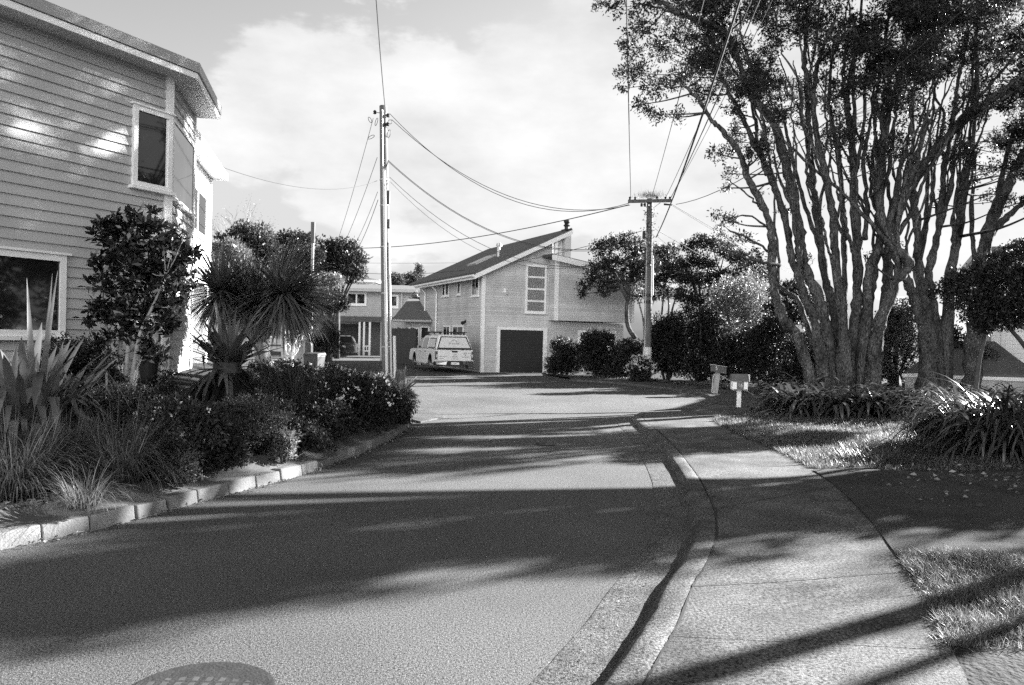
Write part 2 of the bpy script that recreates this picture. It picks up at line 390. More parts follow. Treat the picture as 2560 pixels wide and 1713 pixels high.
def shrub(label, base, h, rx, n, Ln, Wd, mat, name='shrub', cat='shrub', group=None, ry=None, lumps=9, bark='barkdark', low=.05, flowers=None):
    base = np.array(base, float); ry = ry or rx; rz = h * (1 - low) / 2; c = base + np.array([0, 0, h * low + rz])
    t = thing(name, label, cat, base, group=group)
    foliage_obj('foliage', domed(base, h, rx, ry, int(n * 1.35), Ln, Wd, lumps + 5), M_[mat], t, base)
    stems_mb(base - np.array([0, 0, .05]), c, min(rx, ry), rz, 7, max(.012, .02 * h), .1 * rx).build('stem', M_[bark], t, base)
    if flowers:
        nf, size = flowers; d = unit(nf); d[:, 2] = np.abs(d[:, 2]) * 1.0; d = nrm(d)
        P = c + d * np.array([rx, ry, rz]) * .98; P = np.repeat(P, 5, 0) + RG.normal(size=(nf * 5, 3)) * size * .5
        foliage_obj('blossom', leaf_VF(P, nrm(unit(nf * 5) + np.array([0, 0, .6])), size, size * .7), M_['flower'], t, base)
    return t
# ================================================================ THE GROUND
KL = [(-8.5, -.4), (-6.8, 1.6), (-5.5, 3.4), (-4.6, 4.9), (-3.92, 6.15), (-3.62, 6.68), (-3.35, 7.27), (-3.14, 7.92), (-2.93, 8.49), (-2.73, 9.01), (-2.54, 9.55), (-2.41, 10.09), (-2.27, 10.78), (-2.11, 11.66), (-1.98, 12.84), (-1.90, 13.8), (-1.88, 14.7), (-1.92, 15.5)]
JR = [(-2.8, -1.5), (-1.6, 0), (-.6, 1.3), (.2, 2.8), (.7, 3.89), (.82, 4.18), (1.02, 4.67), (1.26, 5.36), (1.54, 6.05), (1.79, 6.8), (2.0, 7.68), (2.17, 8.69), (2.33, 9.8), (2.48, 11.3), (2.6, 12.7), (2.7, 14.6), (2.76, 16.2), (2.95, 17.6), (3.6, 18.7), (4.6, 19.7), (5.5, 21.2), (6.05, 23), (6.15, 25.1), (5.85, 27.1), (5.2, 28.7), (4.2, 30.4), (3.3, 31.3), (2.4, 31.7)]
PR = [(-1.0, -1.6), (.2, 0), (1.0, 1.2), (1.7, 2.6), (2.26, 3.84), (2.45, 4.34), (2.94, 5.66), (3.13, 6.36), (3.49, 7.66), (3.83, 9.23), (4.05, 10.85), (4.12, 12.2), (4.1, 13.6), (4.14, 14.9), (4.26, 16.4), (4.7, 17.6), (5.6, 18.6), (6.6, 20.1), (7.4, 22.0), (7.75, 25), (7.3, 27.8), (6.4, 29.9), (5.3, 31.6), (4.2, 32.7), (2.4, 33.3)]
KLc = np.array(catmull([(x, y, 0) for x, y in KL], 6)); JRc = np.array(catmull([(x, y, 0) for x, y in JR], 6)); PRc = np.array(catmull([(x, y, 0) for x, y in PR], 6))
def xl(y): return np.interp(y, KLc[:, 1], KLc[:, 0])
def sm(a, b, v):
    t = np.clip((v - a) / (b - a), 0, 1); return t * t * (3 - 2 * t)
def zl(x, y):
    t = xl(y) - .42 - x
    return .20 + .82 * sm(0, 4.3, t) * (1 - sm(16.5, 26, y)) + .04 * np.sin(x * 3.1) * np.sin(y * 2.3) * sm(.1, .8, t)
def xpr(y): return np.interp(y, PRc[:70, 1], PRc[:70, 0])
def zr(x, y):
    t = np.maximum(0, x - np.interp(y, [-2, 0, 4, 8, 13, 17, 20, 25], [-1.3, .2, 2.3, 3.6, 4.1, 4.4, 6.6, 7.7])); return .090 + .028 * np.minimum(t, 14) + .025 * np.sin(x * 2.3 + y) * np.minimum(t, 1)

def offset2(P, d):
    P = np.asarray(P)[:, :2]; T = np.gradient(P, axis=0); T /= np.linalg.norm(T, axis=1)[:, None]; Nn = np.stack([-T[:, 1], T[:, 0]], 1)
    return P + Nn * d      # + = left of travel
def sweep(name, line, prof, mat, kind='structure', label=None, cat=None, rough=.0):
    """prof = [(offset to the left, z)] ; strip mesh"""
    jit = np.random.default_rng(2); rows = [np.column_stack([offset2(line, d) + jit.normal(0, rough, (len(line), 2)), np.full(len(line), z) + jit.normal(0, rough, len(line))]) for d, z in prof]
    V = np.stack(rows, 1).reshape(-1, 3); n, k = len(line), len(prof); idx = np.arange(n * k).reshape(n, k)
    F = np.stack([idx[:-1, :-1], idx[1:, :-1], idx[1:, 1:], idx[:-1, 1:]], -1).reshape(-1, 4)[:, ::-1]
    o = link(name, npmesh(name, V, F, mat)); tag(o, label, cat, None, kind); return o

def grid_obj(name, X, Y, Z, mat, kind='structure', label=None):
    n, k = X.shape; idx = np.arange(n * k).reshape(n, k)
    F = np.stack([idx[:-1, :-1], idx[:-1, 1:], idx[1:, 1:], idx[1:, :-1]], -1).reshape(-1, 4)
    o = link(name, npmesh(name, np.stack([X, Y, Z], -1).reshape(-1, 3), F, mat, True)); tag(o, label, None, None, kind); return o

# one ground sheet to the horizon
mb = MB(); mb.quad((-3000, -3000, -.03), (3000, -3000, -.03), (3000, 3000, -.03), (-3000, 3000, -.03))
tag(mb.build('ground', M_['earth']), 'flat suburban ground running out to the horizon', kind='structure')
# road with its turning circle (one sheet under the raised verges), gently crowned
yy = np.concatenate([np.linspace(-9, 0, 8), np.linspace(.6, 36, 60), np.linspace(38, 75, 14)]); xx = np.linspace(-18, 9.5, 56)
X, Y = np.meshgrid(xx, yy, indexing='ij')
grid_obj('road', X, Y, np.zeros_like(X), M_['asphalt'], label='grey chip sealed road curving into a turning circle')
# channel, kerb and footpath on the right
sweep('gutter', JRc, [(.56, .004), (.5, .010), (.24, .014), (.225, .016)], M_['channel'], label='concrete channel along the right kerb')
sweep('kerb', JRc, [(.23, .012), (.20, .05), (.175, .074), (.145, .086), (.07, .089), (.012, .087), (.004, .078)], M_['kerb'], rough=.002, label='continuous concrete kerb on the right of the road')
n = 240
A = np.stack([np.interp(np.linspace(0, 1, n), np.linspace(0, 1, len(JRc)), JRc[:, i]) for i in (0, 1)], 1)
B = np.stack([np.interp(np.linspace(0, 1, n), np.linspace(0, 1, len(PRc)), PRc[:, i]) for i in (0, 1)], 1)
ts = np.linspace(0, 1, 9); Xp = A[:, None, 0] * (1 - ts) + B[:, None, 0] * ts; Yp = A[:, None, 1] * (1 - ts) + B[:, None, 1] * ts
grid_obj('footpath', Xp, Yp, np.full_like(Xp, .083) + .004 * np.sin(Xp * 4) * np.sin(Yp * 2.1), M_['path'], label='old concrete footpath beside the right kerb')
# joints across the footpath (thin dark slots of soil)
mb = MB()
for k, wdt in ((50, .007), (62, .010), (76, .006), (90, .008), (116, .008), (140, .008)):
    a, b = A[k], B[k]; d = np.array([b[1] - a[1], a[0] - b[0]]); d /= np.linalg.norm(d); d *= wdt / 2
    mb.quad((a[0] - d[0], a[1] - d[1], .0915), (b[0] - d[0], b[1] - d[1], .0915), (b[0] + d[0], b[1] + d[1], .0915), (a[0] + d[0], a[1] + d[1], .0915))
for i in range(0, n - 1):   # the joint between kerb and path
    w0 = .004 + .007 * abs(math.sin(i * 1.7)) * abs(math.sin(i * .37)); a, b = A[i], A[i + 1]
    mb.quad((a[0] - w0, a[1], .0905), (a[0] + w0, a[1], .0905), (b[0] + w0, b[1], .0905), (b[0] - w0, b[1], .0905))
tag(mb.build('path_joint', M_['gapsoil']), 'soil filled joints in the concrete footpath', kind='structure')
# right hand verge (raised sheet)
ys = np.linspace(-3, 60, 127); us = np.concatenate([np.linspace(0, 3, 16), np.linspace(3.4, 30, 30)])
x0 = np.interp(ys, PRc[:110, 1], PRc[:110, 0]); x0 = np.where(ys > 25, np.interp(ys, [25, 27.8, 29.9, 31.6, 32.7, 33.3, 36, 60], [7.75, 7.3, 6.4, 5.3, 4.2, 2.2, 1.6, 1.6]), x0)
X = x0[:, None] + us[None]; Y = np.broadcast_to(ys[:, None], X.shape); Z = zr(X, Y) + np.where(us[None] < .02, -.0, .0)
grid_obj('verge', X, Y, Z - .02, M_['soil'], label='earth verge under the lawn on the right')
# sealed driveway crossing the verge on the right
ya = np.linspace(6.15, 10.4, 24); va = np.concatenate([np.linspace(-.03, 3, 10), np.linspace(3.5, 16, 14)])
X = np.interp(ya, PRc[:70, 1], PRc[:70, 0])[:, None] + va[None]; Y = ya[:, None] - .09 * va[None] * np.linspace(.6, 1.2, len(ya))[:, None]
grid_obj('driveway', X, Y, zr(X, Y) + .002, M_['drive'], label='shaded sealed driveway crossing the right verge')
# garden bed on the left and the drive behind it
ys = np.concatenate([np.linspace(-1, 15.4, 70), np.linspace(15.7, 18.3, 12)]); us = np.concatenate([np.linspace(0, 4, 22), np.linspace(4.4, 16, 16)])
x0 = xl(ys) - .42; x0 = np.where(ys > 15.4, -2.34 - (ys - 15.4) ** 2 * .28, x0)
X = x0[:, None] - us[None]; Y = np.broadcast_to(ys[:, None], X.shape)
grid_obj('garden_bed', X, Y, zl(X, Y), M_['soil'], label='dark mulched garden bed rising to the left house')
ys = np.linspace(18.25, 25.5, 24); us = np.linspace(0, 13, 30); x0 = np.interp(ys, [18.25, 19, 21, 24, 33], [-4.0, -3.4, -3.2, -3.6, -6])
X = x0[:, None] - us[None]; Y = np.broadcast_to(ys[:, None], X.shape)
grid_obj('side_driveway', X, Y, .02 + (.95 * sm(0, 4.0, us))[None] * (1 - sm(17, 27, ys))[:, None], M_['path'], label='pale concrete drive up to the left garage')
# concrete apron of the left drive at the bed's end
mb = MB(); mb.poly_extrude([(-1.75, 15.6, .004), (-1.35, 16.7, .004), (-2.2, 18.6, .004), (-4.2, 20.4, .004), (-4.3, 18.4, .004), (-2.5, 16.8, .004)], (0, 0, .03))
tag(mb.build('crossing', M_['path']), 'concrete vehicle crossing at the end of the garden bed', kind='structure')
# sloped concrete edging behind the kerb stones
sweep('garden_edging', KLc, [(.135, .05), (.15, .125), (.27, .15), (.40, .25), (.47, .25), (.48, .1)], M_['strip'], label='smooth concrete edging above the left kerb stones')
# individual kerb stones
ang = np.concatenate([[0], np.cumsum(np.linalg.norm(np.diff(KLc[:, :2], axis=0), axis=1))]); tot = ang[-1]
def at_s(s): return np.array([np.interp(s, ang, KLc[:, 0]), np.interp(s, ang, KLc[:, 1])])
s = 3.6; i = 0; stones = []
while s < tot - .1:
    ln = random.uniform(.40, .47); tilt = random.uniform(-.02, .02); g = .012 + (.05 if i in (13, 26) else 0)
    a, b = at_s(s + g / 2), at_s(min(tot, s + ln - g / 2)); t = (b - a) / np.linalg.norm(b - a); nn = np.array([-t[1], t[0]]); c = (a + b) / 2
    L2 = np.linalg.norm(b - a) / 2; h = .125 + random.uniform(-.008, .008); off = random.uniform(-.008, .008)
    dip = .03 if i in (20, 21) else 0
    mb = MB(); h -= dip
    p = lambda u_, d_, z_: (t[0] * u_ + nn[0] * (d_ + off), t[1] * u_ + nn[1] * (d_ + off), z_)
    mb.hexa([p(-L2, 0, -.02), p(L2, 0, -.02), p(L2, .15, -.02), p(-L2, .15, -.02), p(-L2, .022, h + tilt * .5), p(L2, .022, h - tilt * .5), p(L2, .148, h + .004), p(-L2, .148, h + .004)])
    o = mb.build('kerb_stone', M_['stone'], bevel=.012); o.location = (c[0], c[1], 0)
    tag(o, 'pale worn kerb stone in the row along the left side of the road', 'kerb stone', 'kerb stones along the left of the road')
    if i == 20: o['label'] = 'sunken cracked kerb stone, first of the two low ones in the left row'
    if i == 21: o['label'] = 'sunken kerb stone, second of the two low ones in the left row'
    stones.append(o); s += ln; i += 1
# manhole covers
def cover(label, c, r, ribs):
    t = thing('manhole_cover', label, 'manhole cover', (c[0], c[1], 0)); mb = MB(); mb.lathe((0, 0, 0), (0, 0, 1), [(r, .001), (r, .012), (r * .93, .018), (r * .925, .006)], 40); mb.build('frame', M_['cast'], t)
    mb = MB(); mb.cyl((0, 0, .001), (0, 0, .007), r * .87, r * .87, 40)
    if ribs:
        k = 9; st = r * 1.7 / k
        for i in range(k):
            for j in range(k):
                x, y = (i - (k - 1) / 2) * st, (j - (k - 1) / 2) * st
                if math.hypot(x, y) < r * .8: mb.cur = 1; mb.box(x - st * .22, x + st * .22, y - st * .36, y + st * .36, .0065, .0165)
    mb.build('lid', [M_['cast'], M_['relief']], t)
    mb = MB(); mb.lathe((0, 0, 0), (0, 0, 1), [(r * .925, .003), (r * .925, .0095), (r * .875, .0095), (r * .875, .003)], 40); mb.build('gap_ring', M_['black'], t); return t
cover('large round iron manhole cover with studded lid in the near road', (-1.46, 3.80), .35, True)
cover('small round pale cover far along the road', (.59, 12.89), .17, False)

# loose bark chips over the bed's edge, leaf litter in the channel and on the verge
rg = np.random.default_rng(5)
y = rg.uniform(4.0, 15.2, 16000); off = rg.uniform(0, 1.0, 16000) ** 1.5 * 1.6 + .44; x = xl(y) - off
P = np.stack([x, y, zl(x, y) + rg.uniform(.0, .035, len(x))], 1); D = unit(len(x)); D[:, 2] *= .35; D = nrm(D)
V, F = leaf_VF(P, D, rg.uniform(.03, .09, len(x)), rg.uniform(.015, .035, len(x)), 1.2)
tag(foliage_obj('bark_mulch', (V, F), M_['chips'], None, (0, 0, 0)), 'loose pale bark chips along the edge of the garden bed', kind='stuff')
sdx = rg.integers(30, len(JRc) - 60, 420); off = np.abs(rg.normal(0, .22, 420)); base = JRc[sdx, :2] + rg.normal(0, .03, (420, 2))
x = base[:, 0] - .52 - off * .45 + .12; yv = base[:, 1]; 
P = np.stack([x, yv, np.full(420, .018)], 1); D = unit(420); D[:, 2] *= .2; D = nrm(D)
q1 = leaf_VF(P, D, rg.uniform(.008, .022, 420), rg.uniform(.006, .014, 420), 1.5)
x = rg.uniform(4.3, 9, 260); yv = rg.uniform(8, 10.9, 260); D = unit(260); D[:, 2] *= .2
q2 = leaf_VF(np.stack([x, yv, zr(x, yv) + .03], 1), nrm(D), rg.uniform(.04, .1, 260), rg.uniform(.025, .06, 260), 1.5)
x = xl(yv := rg.uniform(6, 15, 420)) + rg.uniform(.0, .12, 420); D = unit(420); D[:, 2] *= .2
q3 = leaf_VF(np.stack([x, yv, np.full(420, .02)], 1), nrm(D), rg.uniform(.015, .06, 420), rg.uniform(.01, .03, 420), 1.5)
tag(foliage_obj('leaf_litter', merge([q1, q2, q3]), M_['litter'], None, (0, 0, 0)), 'dry leaf litter along kerbs and driveway edge', kind='stuff')

# lawn
def lawn():
    rg = np.random.default_rng(3); parts = []
    # far lawn
    n = 95000; y = rg.uniform(10.35, 19.5, n); x0 = np.interp(y, PRc[:110, 1], PRc[:110, 0]); x = x0 - .02 + rg.random(n) ** 1.15 * 9.5
    k = (y > 10.6 - .13 * (x - x0)); x, y = x[k], y[k]; n = len(x); B = np.stack([x, y, zr(x, y) - .01], 1)
    parts.append(ribbon_VF(B, rg.uniform(0, 6.283, n), rg.uniform(.7, 1.5, n), rg.uniform(.035, .085, n), rg.uniform(.006, .011, n), rg.uniform(.2, 1.3, n), 2))
    # far grass strip around the turning circle
    n = 22000; sidx = rg.integers(100, len(PRc) - 1, n); b = PRc[sidx, :2] + rg.normal(0, .06, (n, 2)); x = b[:, 0] + rg.uniform(0, 1.6, n); y = b[:, 1] + rg.uniform(-.2, 1.0, n) * (sidx > 135)
    B = np.stack([x, y, zr(x, y) - .01], 1); parts.append(ribbon_VF(B, rg.uniform(0, 6.283, n), rg.uniform(.6, 1.5, n), rg.uniform(.05, .12, n), rg.uniform(.01, .018, n), rg.uniform(.2, 1.3, n), 2))
    # near corner, long and tufty
    n = 90000; y = rg.uniform(1.6, 6.35, n); x0 = np.interp(y, PRc[:70, 1], PRc[:70, 0]); x = x0 - .03 + rg.random(n) ** 1.2 * 3.6
    tuft = .5 + .5 * np.sin(x * 5.1 + 1.3 * np.sin(y * 4)) * np.sin(y * 6.3 + x); k = (rg.random(n) < .35 + .65 * tuft) & (y > 4.4 - .05 * (x - x0)); x, y, tuft = x[k], y[k], tuft[k]; n = len(x)
    B = np.stack([x, y, zr(x, y) - .01], 1); parts.append(ribbon_VF(B, rg.uniform(0, 6.283, n), rg.uniform(.5, 1.5, n), rg.uniform(.035, .075, n) * (.6 + 1.0 * tuft), rg.uniform(.003, .0058, n), rg.uniform(.3, 1.6, n), 3))
    # shaggy edge overhanging the path
    n = 9000; i = rg.integers(20, 100, n); b = PRc[i, :2]; x, y = b[:, 0] + rg.uniform(-.05, .12, n), b[:, 1] + rg.uniform(-.08, .08, n)
    k = (y < 6.1) | (y > 10.5); k &= y > 4.4; x, y = x[k], y[k]; n = len(x); B = np.stack([x, y, np.full(n, .08)], 1)
    parts.append(ribbon_VF(B, rg.uniform(0, 6.283, n), rg.uniform(.3, 1.4, n), rg.uniform(.05, .12, n), rg.uniform(.005, .01, n), rg.uniform(.4, 1.6, n), 3))
    tag(foliage_obj('grass', merge(parts), M_['grass'], None, (0, 0, 0)), 'rough grass of the right hand verge, sunlit in patches', kind='stuff')
lawn()
# low far hills
hx = np.linspace(-900, 900, 90); prof = 16 + 42 * sm(-40, 220, hx) + 9 * np.sin(hx * .011 + 1) + 6 * np.sin(hx * .029) + 3 * np.sin(hx * .07); mbv = []
X = np.stack([hx, hx, hx], 1); Y = np.stack([np.full(90, 520.), np.full(90, 700.), np.full(90, 1000.)], 1); Z = np.stack([np.full(90, -2.), prof, np.full(90, -3.)], 1)
grid_obj('hills', X, Y, Z, M_['hill'], label='low bush covered hills on the horizon')

# ================================================================ WALL HELPERS
def siding(mb, O, u, n, z0, z1, rng, step, proud=.018):
    O = np.array(O, float); u = np.array(u, float); n = np.array(n, float); K = np.array([0, 0, 1.]); z = z0
    while z < z1 - 1e-6:
        zt = min(z + step, z1); a0, b0 = rng(z); a1, b1 = rng(zt)
        if b0 - a0 > 1e-3 or b1 - a1 > 1e-3:
            q = lambda s, d, zz: O + u * s + n * d + K * zz
            mb.quad(q(a0, proud, z), q(b0, proud, z), q(b1, .003, zt), q(a1, .003, zt)); mb.quad(q(a0, -.02, z), q(b0, -.02, z), q(b0, proud, z), q(a0, proud, z))
        z = zt
def window(root, off, O, u, n, s0, s1, z0, z1, fw=.07, frame='white', pane='glassdark', mv=(), mh=(), sill=True, d=.05, curtain=None, name='window', label=None, bar=.035, pd=.026):
    mb = MB(); a, b = -.03, d
    mb.pbox(O, u, n, s0, s1, z1 - fw, z1, a, b); mb.pbox(O, u, n, s0, s1, z0, z0 + fw, a, b); mb.pbox(O, u, n, s0, s0 + fw, z0 + fw, z1 - fw, a, b); mb.pbox(O, u, n, s1 - fw, s1, z0 + fw, z1 - fw, a, b)
    for m in mv: mb.pbox(O, u, n, m - bar / 2, m + bar / 2, z0 + fw, z1 - fw, a, b - .008)
    for m in mh: mb.pbox(O, u, n, s0 + fw, s1 - fw, m - bar / 2, m + bar / 2, a, b - .012)
    w = mb.build(name, M_[frame], root, off); 
    if label: w['label'] = label
    mb = MB(); mb.pbox(O, u, n, s0 + fw - .01, s1 - fw + .01, z0 + fw - .01, z1 - fw + .01, pd, pd + .004); mb.build('pane', M_[pane], w, off)
    if sill: mb = MB(); mb.pbox(O, u, n, s0 - .05, s1 + .05, z0 - .05, z0 - .002, -.02, d + .05); mb.build('sill', M_[frame], w, off)
    if curtain:
        mb = MB(); k = int((s1 - s0) / .05); O2, u2, n2 = map(lambda v: np.array(v, float), (O, u, n)); K = np.array([0, 0, 1.])
        for i in range(k):
            sa, sb = s0 + fw * .6 + (s1 - s0 - 1.2 * fw) * i / k, s0 + fw * .6 + (s1 - s0 - 1.2 * fw) * (i + 1) / k; da, db = .016 + .006 * (i % 2), .016 + .006 * ((i + 1) % 2)
            mb.quad(O2 + u2 * sa + n2 * da + K * (z0 + fw * .5), O2 + u2 * sb + n2 * db + K * (z0 + fw * .5), O2 + u2 * sb + n2 * db + K * (z1 - fw * .5), O2 + u2 * sa + n2 * da + K * (z1 - fw * .5))
        mb.build('curtain', M_['curtain'], w, off)
    return w

# ================================================================ LEFT HOUSE
def left_house():
    p0 = W(0, 300, 10.55); p1 = W(424, 300, 13.0)
    C = np.array([p1[0], p1[1], 0.]); u1 = np.array([p0[0] - p1[0], p0[1] - p1[1], 0]); u1 /= np.linalg.norm(u1); n1 = np.array([-u1[1], u1[0], 0]); n1 = n1 if n1[0] > 0 else -n1
    r2 = ray(835, 830); u2 = np.array([r2[0], r2[1], 0]); u2 /= np.linalg.norm(u2); n2 = np.array([u2[1], -u2[0], 0])
    root = thing('weatherboard_house', 'two storey grey weatherboard house with angled corner on the left', 'house', C)
    f1 = lambda x, y: (lambda p: (float(np.dot(p - C, u1)), float(p[2])))(onplane(x, y, C, n1))
    f2 = lambda x, y: (lambda p: (float(np.dot(p - C, u2)), float(p[2])))(onplane(x, y, C, n2))
    s2e = f2(484, 420)[0]; C3b = C - n2 * .36
    f3 = lambda x, y: (lambda p: (float(np.dot(p - C3b, u2)), float(p[2])))(onplane(x, y, C3b, n2)); s3e = f3(526, 480)[0]
    ztop = f1(424, 196)[1]; z3 = f3(526, 446)[1]; zb = .35
    zbeam = f3(492, 692)[1]
    print('LH', C, u1, u2, s2e, s3e, ztop, z3, zbeam)
    mb = MB(); siding(mb, C, u1, n1, zb, ztop, lambda z: (.06, 9.0), .15, .034); mb.build('front_wall', M_['paintgrey'], root, C)
    mb = MB(); siding(mb, C, u2, n2, zb + .02, ztop, lambda z: (.06, s2e - .03), .15, .03); mb.build('angled_wall', M_['paintgrey'], root, C)
    C3 = C + u2 * s2e - n2 * .36; C2 = C + u2 * s2e
    mb = MB(); siding(mb, C3, u2, n2, zbeam, z3, lambda z: (.05, s3e - s2e - .03), .15, .02); mb.build('side_wall', M_['whitewall'], root, C)
    # recessed garage under the side wall
    mb = MB(); mb.pbox(C3, u2, n2, .0, s3e - s2e - .05, .3, zbeam, -1.2, -1.15); mb.build('garage_door', M_['soffit'], root, C)
    mb = MB(); mb.pbox(C3, u2, n2, .0, s3e - s2e, zbeam - .16, zbeam - .003, -.3, .04); mb.build('beam', M_['white'], root, C)
    mb = MB(); mb.pbox(C3, u2, n2, s3e - s2e - .2, s3e - s2e - .02, .3, zbeam - .163, -.4, .0); mb.build('post', M_['white'], root, C)
    # closed body behind
    back = -n1 * 7
    mb = MB(); far = C3b + u2 * s3e; nn = C + u1 * 9
    mb.poly_extrude([C + (0, 0, zb) - n1 * .03 - n2 * .03, C2 + (0, 0, zb) - n2 * .04, C2 - n2 * 6 + (0, 0, zb), nn - n1 * 7 + (0, 0, zb), nn - n1 * .03 + (0, 0, zb)], (0, 0, ztop - zb - .01)); mb.build('inner_wall', M_['paintgrey'], root, C)
    mb = MB(); mb.poly_extrude([C3 + (0, 0, zbeam) - n2 * .03 + u2 * .01, far + (0, 0, zbeam) - n2 * .03 - u2 * .03, far - n2 * 5 + (0, 0, zbeam), C3 - n2 * 5 + (0, 0, zbeam) + u2 * .01], (0, 0, z3 - zbeam)); mb.build('end_wall', M_['whitewall'], root, C)
    # corner boards
    mb = MB(); mb.pbox(C, u1, n1, -.045, .10, zb, ztop + .03, 0, .05); mb.build('corner_board', M_['white'], root, C)
    mb = MB(); mb.pbox(C, u2, n2, .0, .08, zb, ztop + .02, .0, .042); mb.build('corner_board', M_['white'], root, C)
    mb = MB(); mb.pbox(C, u2, n2, s2e - .09, s2e, zb, ztop - .01, 0, .04); mb.build('corner_board', M_['white'], root, C)
    mb = MB(); mb.pbox(C3b, u2, n2, s3e - .08, s3e, zbeam, z3 - .01, 0, .04); mb.build('corner_board', M_['white'], root, C)
    # roof of the tall part : soffit, fascia, gutter, deck
    e = .42; eaveC = C + (n1 * e + n2 * e) / (1 + np.dot(n1, n2)); eA = C + u1 * 9 + n1 * e; eB = C + u2 * (s2e + .12) + n2 * e; eD = C + u2 * (s2e + .12) - n2 * 6; eE = C + u1 * 9 - n1 * 7
    Zs = ztop; K = np.array([0, 0, 1.])
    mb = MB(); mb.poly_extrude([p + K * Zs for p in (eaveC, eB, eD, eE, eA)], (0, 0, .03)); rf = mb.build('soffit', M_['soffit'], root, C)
    mb = MB()
    for a, b, nn2 in ((eA, eaveC, n1), (eaveC, eB, n2)):
        t = (b - a) / np.linalg.norm(b - a); mb.pbox(a, t, nn2, 0, np.linalg.norm(b - a) + (0.0), Zs - .015, Zs + .075, 0, .025)
    mb.build('fascia', M_['white'], root, C)
    mb = MB(); o2 = .02
    mb.poly_extrude([p + K * (Zs + .085) for p in (eaveC + (n1 + n2) * .03, eB + n2 * .05, eD, eE, eA + n1 * .05)], (0, 0, .16)); mb.build('roof', M_['roofmetal'], root, C)
    # lower roof of the side wing
    a, b = C3 + n2 * .36 + K * z3 + u2 * .125, far + n2 * .36 + K * z3 + u2 * .1
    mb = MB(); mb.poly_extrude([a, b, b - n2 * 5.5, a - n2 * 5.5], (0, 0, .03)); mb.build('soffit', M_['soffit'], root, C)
    mb = MB(); mb.pbox(a, u2, n2, 0, np.linalg.norm(b - a), -.01, .13, 0, .04); mb.pbox(b - n2 * 5.4, n2, u2, 0, 5.43, -.01, .128, .003, .03); mb.build('fascia', M_['white'], root, C)
    # windows
    s1, zt = f1(329, 261); s0, _ = f1(425, 288); _, zbm = f1(419, 490)
    w = window(root, C, C, u1, n1, s0 + .0, s1, zbm + .05, zt, .075, mv=(), d=.075, pd=.04, label='tall narrow upper window with white frame')
    mb = MB(); mb.pbox(C, u1, n1, s0 - .04, s1 + .04, zt + .002, zt + .03, 0, .1); mb.build('head_flashing', M_['white'], w, C)
    s0, zt = f1(159, 640); _, zbm = f1(157, 842)
    w = window(root, C, C, u1, n1, s0, s0 + 3.4, zbm, zt, .09, mv=(s0 + 2.2,), d=.075, pd=.04, label='wide dark lower window with white frame')
    mb = MB(); mb.pbox(C, u1, n1, s0 - .05, s0 + 3.45, zt + .002, zt + .035, 0, .11); mb.build('head_flashing', M_['white'], w, C)
    sa, zt = f2(443, 316); sb, _ = f2(480, 366); _, zbm = f2(436, 505)
    window(root, C, C, u2, n2, .10, sb, zbm, zt, .05, d=.055, pd=.036, label='large angled corner window reflecting the sky')
    sa, zt = f3(487, 465); sb, _ = f3(514, 489); _, zbm = f3(481, 578)
    window(root, C, C3b, u2, n2, s2e + .14, sb, zbm, zt, .06, pane='glass', curtain=True, mv=(s2e + .14 + (sb - s2e - .14) * .34, s2e + .14 + (sb - s2e - .14) * .67), d=.05, label='white upper window with three panes')
    return C, u2, n2, z3, s2e, s3e, n1
LH = left_house()

# ---- openings in the tree canopy that let the sun spots of the photograph through
def gap(p, r): GAPS.append((np.array(p, float), r))
_O, _n = LH[0], LH[6]
for x, y, r in ((95, 345, .26), (60, 328, .2), (240, 388, .24), (262, 362, .16), (130, 392, .14), (190, 300, .12), (70, 430, .1), (190, 436, .12)): gap(onplane(x, y, _O, _n), r * .62)
for x, y, r in ((1020, 1312, .16), (1075, 1316, .18), (1130, 1318, .14), (1070, 1432, .18), (1130, 1428, .18), (600, 1320, .08), (330, 1262, .1), (900, 1240, .1)): gap(G(x, y), r)
for x in range(1730, 2330, 55):
    for y in (1085, 1108, 1135): gap(G(x, y, .2), .42)
for x in range(1640, 2010, 60): gap(G(x, 1195 - (x - 1640) * .08, .1), .30); gap(G(x, 1160 - (x - 1640) * .08, .1), .30)
for x in range(960, 1540, 28): gap(G(x, 1092), .11); gap(G(x, 1072 - .01 * (x - 960)), .07); gap(G(x, 1054), .14); gap(G(x, 1040), .12); gap(G(x, 1025), .14); gap(G(x, 1128 - .02 * (x - 960)), .06)
for x in range(700, 1620, 50): gap(G(x, 1266 - .13 * (x - 700)), .17); gap(G(x, 1240 - .13 * (x - 700)), .13)
for x, y, d, r in ((600, 1000, 9.7, .22), (560, 1010, 9.6, .14), (690, 1060, 9.6, .2), (440, 1040, 8.3, .16), (500, 1090, 8.2, .12), (830, 945, 13, .25), (770, 960, 12, .2), (940, 960, 14.5, .25), (1000, 985, 15.5, .25), (780, 850, 14.2, .35), (730, 880, 14.2, .25), (130, 900, 8, .14), (60, 800, 8.1, .2), (300, 890, 11.5, .25), (240, 1080, 7.5, .1), (60, 1100, 6.8, .1), (700, 935, 13, .2)): gap(W(x, y, d), r)
